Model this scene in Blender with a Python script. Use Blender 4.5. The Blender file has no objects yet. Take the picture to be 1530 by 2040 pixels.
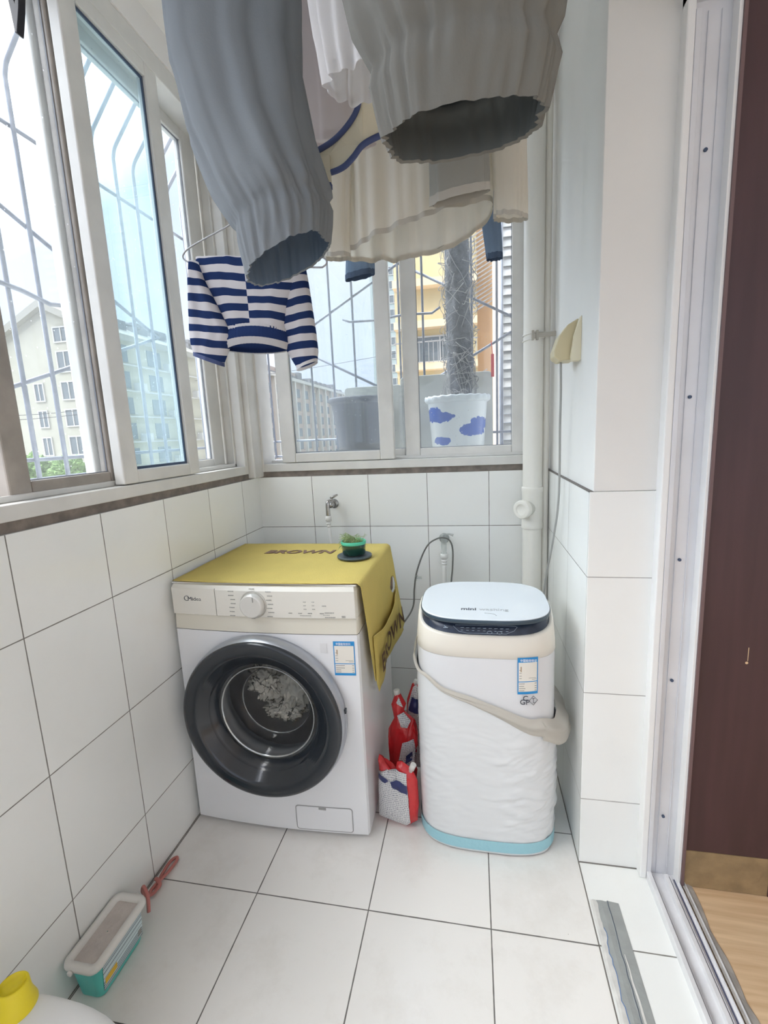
import bpy, bmesh, math, random
from mathutils import Vector, Matrix, noise
PI = math.pi
random.seed(7)
C = bpy.context.scene.collection
S = bpy.context.scene

# ------------------------------------------------------------------ camera, world, sun, exposure
CAM = Vector((0.9444, -1.9312, 1.2681)); FPX = 921.28
def cam_rot(pi, ya, ro):
    cp, sp = math.cos(pi), math.sin(pi); cy, sy = math.cos(ya), math.sin(ya); cr, sr = math.cos(ro), math.sin(ro)
    return (Matrix(((cy, -sy, 0), (sy, cy, 0), (0, 0, 1))) @ Matrix(((1, 0, 0), (0, cp, -sp), (0, sp, cp)))
            @ Matrix(((cr, 0, sr), (0, 1, 0), (-sr, 0, cr))))
Rm = cam_rot(-0.168, 0.1934, 0.046)
cd = bpy.data.cameras.new('camera'); cam = bpy.data.objects.new('camera', cd); C.objects.link(cam)
right, fwd, up = Rm.col[0], Rm.col[1], Rm.col[2]
cam.matrix_world = Matrix(((right.x, up.x, -fwd.x, CAM.x), (right.y, up.y, -fwd.y, CAM.y), (right.z, up.z, -fwd.z, CAM.z), (0, 0, 0, 1)))
cd.sensor_fit = 'VERTICAL'; cd.sensor_height = 24; cd.lens = FPX / 2040 * 24; cd.clip_start = .02; cd.clip_end = 400
S.camera = cam
S.view_settings.view_transform = 'Standard'; S.view_settings.look = 'None'; S.view_settings.gamma = 1
S.view_settings.exposure = 1.86; S.view_settings.use_curve_mapping = False
S.cycles.max_bounces = 14; S.cycles.diffuse_bounces = 8; S.cycles.transparent_max_bounces = 24; S.cycles.caustics_refractive = False

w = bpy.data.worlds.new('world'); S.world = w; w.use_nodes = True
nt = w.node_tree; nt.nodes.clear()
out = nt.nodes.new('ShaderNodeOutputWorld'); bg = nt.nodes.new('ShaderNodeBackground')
tc = nt.nodes.new('ShaderNodeTexCoord'); sep = nt.nodes.new('ShaderNodeSeparateXYZ')
cr = nt.nodes.new('ShaderNodeValToRGB'); nz = nt.nodes.new('ShaderNodeTexNoise'); mx = nt.nodes.new('ShaderNodeMix'); mx.data_type = 'RGBA'
nt.links.new(tc.outputs['Generated'], sep.inputs[0]); nt.links.new(sep.outputs['Z'], cr.inputs[0])
cr.color_ramp.elements[0].position = 0.0; cr.color_ramp.elements[0].color = (.70, .77, .92, 1)
cr.color_ramp.elements[1].position = .7; cr.color_ramp.elements[1].color = (.60, .73, .97, 1)
nz.inputs['Scale'].default_value = 2.2; nz.inputs['Detail'].default_value = 5
nt.links.new(tc.outputs['Generated'], nz.inputs['Vector'])
r2 = nt.nodes.new('ShaderNodeValToRGB'); r2.color_ramp.elements[0].position = .42; r2.color_ramp.elements[1].position = .62
nt.links.new(nz.outputs['Fac'], r2.inputs[0]); nt.links.new(r2.outputs['Color'], mx.inputs[0])
nt.links.new(cr.outputs['Color'], mx.inputs[6]); mx.inputs[7].default_value = (.80, .84, .95, 1)
dp = nt.nodes.new('ShaderNodeVectorMath'); dp.operation = 'DOT_PRODUCT'; dp.inputs[1].default_value = Vector((-.55,-.05,.80)).normalized()  # bright lobe added to the upper left sky to light the interior
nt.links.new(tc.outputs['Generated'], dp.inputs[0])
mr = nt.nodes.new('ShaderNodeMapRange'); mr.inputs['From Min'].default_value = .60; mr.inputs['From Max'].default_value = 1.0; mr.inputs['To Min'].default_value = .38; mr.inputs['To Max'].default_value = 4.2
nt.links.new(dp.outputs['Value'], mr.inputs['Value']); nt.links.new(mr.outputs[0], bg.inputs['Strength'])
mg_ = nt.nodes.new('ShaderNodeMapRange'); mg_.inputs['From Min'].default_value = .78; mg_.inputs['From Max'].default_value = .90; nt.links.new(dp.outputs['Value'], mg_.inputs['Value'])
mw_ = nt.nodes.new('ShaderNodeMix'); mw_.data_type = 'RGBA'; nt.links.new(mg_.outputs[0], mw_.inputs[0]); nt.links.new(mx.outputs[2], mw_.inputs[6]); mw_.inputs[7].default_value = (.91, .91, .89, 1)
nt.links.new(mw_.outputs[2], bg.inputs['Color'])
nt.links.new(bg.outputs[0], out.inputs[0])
sl = bpy.data.lights.new('sun', 'SUN'); sl.energy = .35; sl.angle = .02; sl.color = (1, .95, .86)
sun = bpy.data.objects.new('sun', sl); C.objects.link(sun)
sun.rotation_euler = Vector((-.55, .62, -1.0)).to_track_quat('-Z', 'Y').to_euler()

# ------------------------------------------------------------------ materials
MATS = {}
def lnk(t, a, b): t.links.new(a, b)
def mat(name, col, rough=.5, metal=0, spec=.5, bump=0, bscale=40, vary=0, vscale=6, trans=0, col2=None, emit=None, coat=0):
    if name in MATS: return MATS[name]
    m = bpy.data.materials.new(name); m.use_nodes = True; t = m.node_tree; b = t.nodes['Principled BSDF']
    b.inputs['Base Color'].default_value = (*col, 1); b.inputs['Roughness'].default_value = rough
    b.inputs['Metallic'].default_value = metal; b.inputs['Specular IOR Level'].default_value = spec
    b.inputs['Coat Weight'].default_value = coat
    tcn = t.nodes.new('ShaderNodeTexCoord')
    if vary or col2:
        n = t.nodes.new('ShaderNodeTexNoise'); n.inputs['Scale'].default_value = vscale; n.inputs['Detail'].default_value = 6
        lnk(t, tcn.outputs['Object'], n.inputs['Vector'])
        r = t.nodes.new('ShaderNodeValToRGB'); r.color_ramp.elements[0].position = .35; r.color_ramp.elements[1].position = .7
        c2 = col2 or tuple(max(0, c * (1 - vary)) for c in col)
        r.color_ramp.elements[0].color = (*c2, 1); r.color_ramp.elements[1].color = (*col, 1)
        lnk(t, n.outputs['Fac'], r.inputs[0]); lnk(t, r.outputs[0], b.inputs['Base Color'])
    if bump:
        n = t.nodes.new('ShaderNodeTexNoise'); n.inputs['Scale'].default_value = bscale; n.inputs['Detail'].default_value = 4
        lnk(t, tcn.outputs['Object'], n.inputs['Vector'])
        bp = t.nodes.new('ShaderNodeBump'); bp.inputs['Strength'].default_value = bump; bp.inputs['Distance'].default_value = .01
        lnk(t, n.outputs['Fac'], bp.inputs['Height']); lnk(t, bp.outputs[0], b.inputs['Normal'])
    MATS[name] = m; return m

def m_op(t, op, a, b=None, clamp=False):
    n = t.nodes.new('ShaderNodeMath'); n.operation = op; n.use_clamp = clamp
    for i, v in enumerate((a, b)):
        if v is None: continue
        if isinstance(v, (int, float)): n.inputs[i].default_value = v
        else: lnk(t, v, n.inputs[i])
    return n.outputs[0]

def tile_mat(name, ua, u0, uw, va, v0, vw, g=.0016, col=(.85, .86, .84), grout=(.20, .19, .17), rough=.16, dirt=0, box=None):
    """glazed ceramic tiles: joints every uw/vw along axes ua/va (object space in metres)"""
    m = bpy.data.materials.new(name); m.use_nodes = True; t = m.node_tree; b = t.nodes['Principled BSDF']
    tcn = t.nodes.new('ShaderNodeTexCoord'); sp = t.nodes.new('ShaderNodeSeparateXYZ'); lnk(t, tcn.outputs['Object'], sp.inputs[0])
    def line(ax, o, wd):
        if not wd: return None, None
        x = m_op(t, 'DIVIDE', m_op(t, 'SUBTRACT', sp.outputs[ax], o), wd)
        fl = m_op(t, 'FLOOR', x); f = m_op(t, 'SUBTRACT', x, fl)
        d = m_op(t, 'MULTIPLY', m_op(t, 'MINIMUM', f, m_op(t, 'SUBTRACT', 1.0, f)), wd)
        return d, fl
    d1, f1 = line(ua, u0, uw); d2, f2 = line(va, v0, vw)
    d = d2 if d1 is None else (d1 if d2 is None else m_op(t, 'MINIMUM', d1, d2))
    n0 = t.nodes.new('ShaderNodeTexNoise'); n0.inputs['Scale'].default_value = 30; lnk(t, tcn.outputs['Object'], n0.inputs['Vector'])
    gw = m_op(t, 'ADD', g * .6, m_op(t, 'MULTIPLY', n0.outputs['Fac'], g * .8))
    mask = m_op(t, 'SUBTRACT', 1.0, m_op(t, 'DIVIDE', m_op(t, 'SUBTRACT', d, m_op(t, 'MULTIPLY', gw, .6)), m_op(t, 'MULTIPLY', gw, .4), True), True)
    # per tile tone and faint dirt
    cid = t.nodes.new('ShaderNodeCombineXYZ')
    if f1 is not None: lnk(t, f1, cid.inputs[0])
    if f2 is not None: lnk(t, f2, cid.inputs[1])
    wn = t.nodes.new('ShaderNodeTexWhiteNoise'); lnk(t, cid.outputs[0], wn.inputs['Vector'])
    hv = t.nodes.new('ShaderNodeHueSaturation'); hv.inputs['Color'].default_value = (*col, 1)
    lnk(t, m_op(t, 'ADD', .975, m_op(t, 'MULTIPLY', wn.outputs['Value'], .05)), hv.inputs['Value'])
    dn = t.nodes.new('ShaderNodeTexNoise'); dn.inputs['Scale'].default_value = 5; dn.inputs['Detail'].default_value = 10; dn.inputs['Roughness'].default_value = .7
    lnk(t, tcn.outputs['Object'], dn.inputs['Vector'])
    dr = t.nodes.new('ShaderNodeValToRGB'); dr.color_ramp.elements[0].position = .5; dr.color_ramp.elements[1].position = .75
    lnk(t, dn.outputs['Fac'], dr.inputs[0])
    md = t.nodes.new('ShaderNodeMix'); md.data_type = 'RGBA'; lnk(t, m_op(t, 'MULTIPLY', dr.outputs[0], dirt), md.inputs[0])
    lnk(t, hv.outputs[0], md.inputs[6]); md.inputs[7].default_value = (.42, .36, .28, 1)
    last = md.outputs[2]
    if dirt > .1:   # specks
        vn = t.nodes.new('ShaderNodeTexVoronoi'); vn.inputs['Scale'].default_value = 11; lnk(t, tcn.outputs['Object'], vn.inputs['Vector'])
        sm = m_op(t, 'LESS_THAN', vn.outputs['Distance'], .028)
        ms = t.nodes.new('ShaderNodeMix'); ms.data_type = 'RGBA'; lnk(t, m_op(t, 'MULTIPLY', sm, .55), ms.inputs[0]); lnk(t, last, ms.inputs[6]); ms.inputs[7].default_value = (.2, .15, .1, 1)
        last = ms.outputs[2]
    mg = t.nodes.new('ShaderNodeMix'); mg.data_type = 'RGBA'; lnk(t, mask, mg.inputs[0]); lnk(t, last, mg.inputs[6]); mg.inputs[7].default_value = (*grout, 1)
    lnk(t, mg.outputs[2], b.inputs['Base Color'])
    lnk(t, m_op(t, 'ADD', rough, m_op(t, 'MULTIPLY', mask, .6)), b.inputs['Roughness'])
    wv = t.nodes.new('ShaderNodeTexNoise'); wv.inputs['Scale'].default_value = 4; lnk(t, tcn.outputs['Object'], wv.inputs['Vector'])
    h = m_op(t, 'SUBTRACT', m_op(t, 'MULTIPLY', wv.outputs['Fac'], .25), mask)
    bp = t.nodes.new('ShaderNodeBump'); bp.inputs['Strength'].default_value = .35; bp.inputs['Distance'].default_value = .003
    lnk(t, h, bp.inputs['Height']); lnk(t, bp.outputs[0], b.inputs['Normal'])
    MATS[name] = m; return m

def cloth(name, col, trans=.35, bump=.25, bscale=400, tcol=None, stripes=None, vary=.0):
    m = bpy.data.materials.new(name); m.use_nodes = True; t = m.node_tree; t.nodes.clear()
    o = t.nodes.new('ShaderNodeOutputMaterial'); d = t.nodes.new('ShaderNodeBsdfDiffuse'); tr = t.nodes.new('ShaderNodeBsdfTranslucent'); mxs = t.nodes.new('ShaderNodeMixShader')
    tcn = t.nodes.new('ShaderNodeTexCoord')
    d.inputs['Color'].default_value = (*col, 1); tr.inputs['Color'].default_value = (*(tcol or col), 1); mxs.inputs[0].default_value = trans
    if stripes:
        z0, per, duty, slope, xs, ph, c2 = stripes
        sp = t.nodes.new('ShaderNodeSeparateXYZ'); lnk(t, tcn.outputs['Object'], sp.inputs[0])
        n = t.nodes.new('ShaderNodeTexNoise'); n.inputs['Scale'].default_value = 9; lnk(t, tcn.outputs['Object'], n.inputs['Vector'])
        z = m_op(t, 'ADD', sp.outputs['Z'], m_op(t, 'MULTIPLY', m_op(t, 'SUBTRACT', n.outputs['Fac'], .5), .02))
        z = m_op(t, 'ADD', z, m_op(t, 'MULTIPLY', sp.outputs['X'], slope))
        z = m_op(t, 'ADD', z, m_op(t, 'MULTIPLY', m_op(t, 'GREATER_THAN', sp.outputs['X'], xs), ph))
        f = m_op(t, 'FRACT', m_op(t, 'DIVIDE', m_op(t, 'SUBTRACT', z, z0), per))
        k = m_op(t, 'LESS_THAN', f, duty)
        mc = t.nodes.new('ShaderNodeMix'); mc.data_type = 'RGBA'; lnk(t, k, mc.inputs[0]); mc.inputs[6].default_value = (*col, 1); mc.inputs[7].default_value = (*c2, 1)
        lnk(t, mc.outputs[2], d.inputs['Color']); lnk(t, mc.outputs[2], tr.inputs['Color'])
    n = t.nodes.new('ShaderNodeTexNoise'); n.inputs['Scale'].default_value = bscale; lnk(t, tcn.outputs['Object'], n.inputs['Vector'])
    bp = t.nodes.new('ShaderNodeBump'); bp.inputs['Strength'].default_value = bump; bp.inputs['Distance'].default_value = .001
    lnk(t, n.outputs['Fac'], bp.inputs['Height']); lnk(t, bp.outputs[0], d.inputs['Normal'])
    lnk(t, d.outputs[0], mxs.inputs[1]); lnk(t, tr.outputs[0], mxs.inputs[2]); lnk(t, mxs.outputs[0], o.inputs[0])
    MATS[name] = m; return m

def glass_mat(name, tint=(.93, .97, .97), haze=.06, rough=.02, spot=True, hcol=(.9, .92, .93)):
    """thin pane: tinted see-through, fresnel reflection, a pale film, dust on the windows"""
    m = bpy.data.materials.new(name); m.use_nodes = True; t = m.node_tree; t.nodes.clear()
    o = t.nodes.new('ShaderNodeOutputMaterial'); tp = t.nodes.new('ShaderNodeBsdfTransparent'); g = t.nodes.new('ShaderNodeBsdfGlossy')
    tl = t.nodes.new('ShaderNodeBsdfTranslucent'); lw = t.nodes.new('ShaderNodeLayerWeight'); lw.inputs[0].default_value = .5
    a = t.nodes.new('ShaderNodeMixShader'); b = t.nodes.new('ShaderNodeMixShader')
    tp.inputs[0].default_value = (*tint, 1); g.inputs['Roughness'].default_value = rough; tl.inputs[0].default_value = (*hcol, 1)
    lnk(t, m_op(t, 'ADD', .035, m_op(t, 'MULTIPLY', m_op(t, 'POWER', lw.outputs['Facing'], 5.0), .9)), a.inputs[0]); lnk(t, tp.outputs[0], a.inputs[1]); lnk(t, g.outputs[0], a.inputs[2])
    tcn = t.nodes.new('ShaderNodeTexCoord'); n = t.nodes.new('ShaderNodeTexNoise'); n.inputs['Scale'].default_value = 6; n.inputs['Detail'].default_value = 8
    lnk(t, tcn.outputs['Object'], n.inputs['Vector'])
    h = m_op(t, 'MULTIPLY', n.outputs['Fac'], haze * 2)
    if spot:
        v = t.nodes.new('ShaderNodeTexVoronoi'); v.inputs['Scale'].default_value = 60; lnk(t, tcn.outputs['Object'], v.inputs['Vector'])
        wn = t.nodes.new('ShaderNodeTexWhiteNoise'); lnk(t, v.outputs['Position'], wn.inputs['Vector'])
        s = m_op(t, 'MULTIPLY', m_op(t, 'LESS_THAN', v.outputs['Distance'], .1), m_op(t, 'GREATER_THAN', wn.outputs['Value'], .75))
        h = m_op(t, 'ADD', h, m_op(t, 'MULTIPLY', s, .35))
    lnk(t, h, b.inputs[0]); lnk(t, a.outputs[0], b.inputs[1]); lnk(t, tl.outputs[0], b.inputs[2]); lnk(t, b.outputs[0], o.inputs[0])
    MATS[name] = m; return m

# ------------------------------------------------------------------ mesh helpers
class MB:
    def __init__(s): s.v = []; s.f = []; s.m = []; s.s = []
    def add(s, vs, fs, mi=0, smooth=False):
        o = len(s.v); s.v += [tuple(v) for v in vs]
        for f in fs: s.f.append([o + i for i in f]); s.m.append(mi); s.s.append(smooth)
        return s
    def box(s, x0, x1, y0, y1, z0, z1, mi=0, M=None):
        vs = [Vector((x, y, z)) for z in (z0, z1) for y in (y0, y1) for x in (x0, x1)]
        if M: vs = [M @ v for v in vs]
        return s.add(vs, [(0, 2, 3, 1), (4, 5, 7, 6), (0, 1, 5, 4), (2, 6, 7, 3), (0, 4, 6, 2), (1, 3, 7, 5)], mi)
    def tube(s, pts, r, n=10, mi=0, closed=False, caps=True):
        pts = [Vector(p) for p in pts]; N = len(pts); rs = r if isinstance(r, (list, tuple)) else [r] * N
        ref = None; vs = []
        for i, p in enumerate(pts):
            a = pts[(i + 1) % N] if (closed or i < N - 1) else p; b = pts[i - 1] if (closed or i > 0) else p
            t = (a - b)
            t = t.normalized() if t.length > 1e-9 else Vector((0, 0, 1))
            if ref is None: ref = t.orthogonal().normalized()
            ref = (ref - t * ref.dot(t)); ref = ref.normalized() if ref.length > 1e-6 else t.orthogonal().normalized()
            bn = t.cross(ref)
            for k in range(n):
                q = 2 * PI * k / n; vs.append(p + (ref * math.cos(q) + bn * math.sin(q)) * rs[i])
        fs = []
        for i in range(N if closed else N - 1):
            j = (i + 1) % N
            for k in range(n): l = (k + 1) % n; fs.append((i * n + k, i * n + l, j * n + l, j * n + k))
        if caps and not closed: fs.append(tuple(range(n))[::-1]); fs.append(tuple((N - 1) * n + k for k in range(n)))
        return s.add(vs, fs, mi, True)
    def lathe(s, prof, o=(0, 0, 0), ax=(0, 0, 1), n=48, mi=0, cap0=True, cap1=True, smooth=True):
        a = Vector(ax).normalized(); e = a.orthogonal().normalized(); g = a.cross(e); o = Vector(o); vs = []
        for r, h in prof:
            for k in range(n):
                q = 2 * PI * k / n; vs.append(o + a * h + (e * math.cos(q) + g * math.sin(q)) * r)
        fs = []
        for i in range(len(prof) - 1):
            for k in range(n): l = (k + 1) % n; fs.append((i * n + k, i * n + l, (i + 1) * n + l, (i + 1) * n + k))
        s.add(vs, fs, mi, smooth)
        b = len(s.v) - len(vs)
        if cap0: s.f.append([b + k for k in range(n)][::-1]); s.m.append(mi); s.s.append(False)
        if cap1: s.f.append([b + (len(prof) - 1) * n + k for k in range(n)]); s.m.append(mi); s.s.append(False)
        return s
    def prism(s, poly, fn0, fn1, mi=0):
        """poly of 2D points; fn0/fn1 map (u,v) to the two faces"""
        n = len(poly); vs = [fn0(*p) for p in poly] + [fn1(*p) for p in poly]
        fs = [tuple(range(n))[::-1], tuple(range(n, 2 * n))] + [(k, (k + 1) % n, n + (k + 1) % n, n + k) for k in range(n)]
        return s.add(vs, fs, mi)
    def loft(s, rings, mi=0, closed=True, cap0=False, cap1=False, smooth=True):
        n = len(rings[0]); vs = [p for r in rings for p in r]; fs = []
        for i in range(len(rings) - 1):
            for k in range(n if closed else n - 1): l = (k + 1) % n; fs.append((i * n + k, i * n + l, (i + 1) * n + l, (i + 1) * n + k))
        s.add(vs, fs, mi, smooth); b = len(s.v) - len(vs)
        if cap0: s.f.append([b + k for k in range(n)][::-1]); s.m.append(mi); s.s.append(False)
        if cap1: s.f.append([b + (len(rings) - 1) * n + k for k in range(n)]); s.m.append(mi); s.s.append(False)
        return s
    def build(s, name, mats, parent=None, bevel=0, solid=0, subsurf=0, fixn=True):
        me = bpy.data.meshes.new(name); me.from_pydata(s.v, [], s.f)
        if not isinstance(mats, (list, tuple)): mats = [mats]
        for m in mats: me.materials.append(m)
        for p, mi, sm in zip(me.polygons, s.m, s.s): p.material_index = mi; p.use_smooth = sm
        if fixn:
            bm = bmesh.new(); bm.from_mesh(me); bmesh.ops.recalc_face_normals(bm, faces=bm.faces); bm.to_mesh(me); bm.free()
        o = bpy.data.objects.new(name, me); C.objects.link(o)
        if parent is not None:
            o.parent = parent
            if parent.parent is None and parent.type == 'EMPTY': o.location = -parent.location
        if solid: q = o.modifiers.new('solid', 'SOLIDIFY'); q.thickness = solid; q.offset = 0
        if bevel: q = o.modifiers.new('bevel', 'BEVEL'); q.width = bevel; q.segments = 2; q.limit_method = 'ANGLE'; q.angle_limit = math.radians(40)
        if subsurf: q = o.modifiers.new('sub', 'SUBSURF'); q.levels = subsurf; q.render_levels = subsurf
        return o
def tag(o, label=None, cat=None, group=None, kind=None):
    if label: o['label'] = label
    if cat: o['category'] = cat
    if group: o['group'] = group
    if kind: o['kind'] = kind
    return o
def thing(name, label, cat, loc=(0, 0, 0), group=None, kind=None):
    o = bpy.data.objects.new(name, None); C.objects.link(o); o.location = loc; o.empty_display_size = .05
    return tag(o, label, cat, group, kind)
def bx(*a): return MB().box(*a)
def text(st, size, o, xd, yd, m, parent, name='lettering', ext=.0004, shear=0, off=0, align='LEFT', warp=None, sx=1):
    cu = bpy.data.curves.new('t', 'FONT'); cu.body = st; cu.size = size; cu.extrude = ext; cu.shear = shear; cu.offset = off; cu.align_x = align; cu.resolution_u = 3
    ob = bpy.data.objects.new('t', cu); C.objects.link(ob)
    me = bpy.data.meshes.new_from_object(ob.evaluated_get(bpy.context.evaluated_depsgraph_get()))
    bpy.data.objects.remove(ob); bpy.data.curves.remove(cu)
    xd = Vector(xd).normalized(); yd = Vector(yd).normalized(); zd = xd.cross(yd); o = Vector(o)
    for v in me.vertices:
        p = o + xd * v.co.x * sx + yd * v.co.y + zd * (v.co.z + ext)
        v.co = warp(p) if warp else p
    me.materials.clear(); me.materials.append(m)
    q = bpy.data.objects.new(name, me); C.objects.link(q)
    if parent is not None:
        q.parent = parent
        if parent.parent is None and parent.type == 'EMPTY': q.location = -parent.location
    return q
def spline(pts, n=8):
    pts = [Vector(p) for p in pts]; P = [pts[0] * 2 - pts[1]] + pts + [pts[-1] * 2 - pts[-2]]; o = []
    for i in range(1, len(P) - 2):
        a, b, c, d = P[i - 1:i + 3]
        for k in range(n):
            t = k / n; o.append(.5 * ((2 * b) + (c - a) * t + (2 * a - 5 * b + 4 * c - d) * t * t + (3 * b - a - 3 * c + d) * t ** 3))
    return o + [pts[-1]]
def nse(x, y=0, z=0): return noise.noise(Vector((x, y, z)))

# ------------------------------------------------------------------ palette
M_left = tile_mat('left_tiles', 'Y', -.1592, .2515, 'Z', .212, .33, dirt=.05)
M_back = tile_mat('back_tiles', 'X', .2491, .2532, 'Z', .212, .33, dirt=.05)
M_right = tile_mat('right_tiles', 'Y', -.18, .2515, 'Z', .212, .33, dirt=.05)
M_pill = tile_mat('pillar_tiles', None, 0, 0, 'Z', .212, .33, dirt=.04, grout=(.38, .37, .36))
M_floor = tile_mat('floor_tiles', 'X', .3284, .3237, 'Y', -.915, .3249, g=.002, dirt=.22, rough=.22, col=(.84, .82, .79), grout=(.15, .14, .13))
M_thr = tile_mat('threshold_tiles', None, 0, 0, 'Y', -.915, .3249, g=.002, dirt=.06, rough=.22)
M_plaster = mat('plaster', (.80, .79, .76), .75, bump=.05, bscale=30, vary=.04, vscale=3)
M_ceil = mat('ceiling_paint', (.82, .80, .78), .8, bump=.03, bscale=20)
M_upvc = mat('upvc_white', (.74, .73, .70), .35, vary=.12, vscale=9)
M_upvc_shade = mat('upvc_shaded', (.40, .36, .32), .45, vary=.25, vscale=14)  # frame colour darkened to paint in the backlit shade of one sash
M_seal = mat('dark_sealant', (.26, .22, .19), .8, vary=.4, vscale=30)
M_glass = glass_mat('window_glass', (.96, .98, .985), .03)
M_glass_blue = glass_mat('tinted_glass', (.87, .95, .97), .06, hcol=(.75, .88, .92))
M_gask = mat('gasket_dark', (.05, .08, .14), .5); M_gask2 = mat('gasket_grey', (.18, .19, .22), .5)
M_steel = mat('painted_steel_bar', (.30, .32, .37), .45, metal=.3, vary=.2, vscale=40)
M_alu = mat('door_aluminium', (.72, .73, .76), .35, metal=.15, vary=.08)
M_aluw = mat('door_white', (.84, .84, .83), .4, vary=.04)
M_black = mat('black_plastic', (.02, .02, .025), .35)
M_pvc = mat('pvc_white', (.82, .80, .74), .35, vary=.04, vscale=5)

# ------------------------------------------------------------------ room shell
YB = -4.6           # how far the balcony runs behind the viewer
ZC = 2.55
def st(o): o['kind'] = 'structure'; return o
st(bx(-.02, 1.2359, YB, .02, -.06, 0).build('floor', M_floor))
st(bx(-.14, 0, YB, .12, -.06, 1.0975).build('wall_left', M_left))
st(bx(0, 1.30, 0, .12, -.06, 1.0975).build('wall_back', M_back))
mb = MB().box(1.236, 1.41, -.686, .12, -.06, 1.0975, 0).box(1.2459, 1.41, -.683, .12, 1.0975, ZC, 1)
# the tiles that face the viewer use the row-only joint pattern
o = st(mb.build('wall_right', [M_right, M_plaster, M_pill], bevel=.002))
for p in o.data.polygons:
    if p.material_index == 0 and abs(p.normal.y) > .9: p.material_index = 2
st(bx(-.2, 3.6, YB, .14, ZC, ZC + .15).build('ceiling', M_ceil))
st(bx(-.14, 3.6, YB - .12, YB, -.06, 1.0).build('wall_unseen_end', M_plaster))  # unseen end wall, kept low so fill light enters from behind
st(bx(3.6, 3.72, YB, .14, -.06, ZC).build('wall_unseen_room', M_plaster))  # unseen wall added to shut out sky light on the room side
st(bx(-.14, 0, YB, .12, 2.455, ZC).build('trim_1', M_ceil))
st(bx(0, 1.25, 0, .12, 2.455, ZC).build('trim_2', M_ceil))
st(bx(1.2362, 1.415, YB, -.686, -.06, .001).build('trim_3', M_thr))
st(MB().box(0, .0022, YB, 0, 0, .0015).box(0, 1.236, -.0022, 0, 0, .0015).box(1.2338, 1.2365, YB, 0, 0, .0018).box(1.236, 1.392, -.6885, -.686, 0, .003).box(1.2348, 1.246, -.684, 0, 1.0962, 1.0985).build('trim_8', mat('joint_dark', (.17, .155, .14), .9)))
# dark sealant gap and sill under the frames
st(MB().box(-.14, -.010, YB, 0, 1.0975, 1.122).box(-.01, 1.19, .010, .12, 1.0975, 1.122).build('trim_4', M_seal))
M_wood = mat('wood_floor', (.50, .36, .22), .45)
t = M_wood.node_tree; b = t.nodes['Principled BSDF']; tcn = t.nodes.new('ShaderNodeTexCoord'); mp = t.nodes.new('ShaderNodeMapping'); mp.inputs['Scale'].default_value = (2.5, 40, 1)
n = t.nodes.new('ShaderNodeTexNoise'); n.inputs['Scale'].default_value = 1.6; n.inputs['Detail'].default_value = 6; r = t.nodes.new('ShaderNodeValToRGB')
r.color_ramp.elements[0].position = .3; r.color_ramp.elements[0].color = (.50, .33, .19, 1); r.color_ramp.elements[1].position = .7; r.color_ramp.elements[1].color = (.68, .50, .32, 1)
lnk(t, tcn.outputs['Object'], mp.inputs[0]); lnk(t, mp.outputs[0], n.inputs[0]); lnk(t, n.outputs[0], r.inputs[0]); lnk(t, r.outputs[0], b.inputs['Base Color'])
st(bx(1.49, 3.6, YB, -.70, -.06, .004).build('trim_5', M_wood))
# cement strip between track and wood
mb = MB(); ys = [-.69 - i * .03 for i in range(132)]
top = [(1.519 + .012 * nse(y * 9, 3) + .004 * nse(y * 40, 1), y) for y in ys]
rows = [[Vector((1.494, y, .011)), Vector((1.508, y, .012)), Vector((x, y, .0075)), Vector((x + .003, y, .003))] for x, y in top]
mb.loft(rows, closed=False, smooth=False)
st(mb.build('trim_6', mat('cement', (.42, .39, .36), .9, bump=.3, bscale=60, vary=.3, vscale=30)))

# ------------------------------------------------------------------ windows
def frame_x(mb, x0, x1, y0, y1, z0, z1, wl, wr, wb, wt, mi=0):
    mb.box(x0, x1, y0, y0 + wl, z0, z1, mi); mb.box(x0, x1, y1 - wr, y1, z0, z1, mi)
    mb.box(x0, x1, y0 + wl, y1 - wr, z0, z0 + wb, mi); mb.box(x0, x1, y0 + wl, y1 - wr, z1 - wt, z1, mi)
def frame_y(mb, y0, y1, x0, x1, z0, z1, wl, wr, wb, wt, mi=0):
    mb.box(x0, x0 + wl, y0, y1, z0, z1, mi); mb.box(x1 - wr, x1, y0, y1, z0, z1, mi)
    mb.box(x0 + wl, x1 - wr, y0, y1, z0, z0 + wb, mi); mb.box(x0 + wl, x1 - wr, y0, y1, z1 - wt, z1, mi)
# left window
w1 = thing('window_1', 'white sliding window running along the whole left wall', 'window', (0, -1.2, 1.12), kind='structure')
mb = MB(); frame_x(mb, -.13, -.004, -3.6, -.075, 1.122, 2.455, .05, .03, .035, .06)
for xx in (-.045, -.083): mb.box(xx - .0025, xx + .0025, -3.5, -.105, 1.157, 1.172); mb.box(xx - .0025, xx + .0025, -.118, -.105, 1.157, 2.4)
mb.build('outer_frame', M_upvc, w1, bevel=.003)
def sash_x(xc, y0, y1, sw, gm, m=M_upvc, z0=1.160, z1=2.405, rail=.038):
    mb = MB(); frame_x(mb, xc - .016, xc + .016, y0, y1, z0, z1, sw, sw, rail, rail + .01)
    s = mb.build('sash', m, w1, bevel=.004)
    mg = MB(); e = .009 if gm is M_glass_blue else .003
    frame_x(mg, xc + .0025, xc + .0065, y0 + sw - .001, y1 - sw + .001, z0 + rail - .001, z1 - rail - .009, e, e, e, e); mg.build('gasket', M_gask if gm is M_glass_blue else M_gask2, s)
    bx(xc - .0025, xc + .0025, y0 + sw, y1 - sw, z0 + rail, z1 - rail - .01).build('glass_pane', gm, s); return s
sash_x(-.022, -.805, -.436, .058, M_glass_blue)
sash_x(-.062, -1.10, -.75, .055, M_glass, M_upvc_shade)
sash_x(-.102, -.815, -.118, .085, M_glass)
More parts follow.
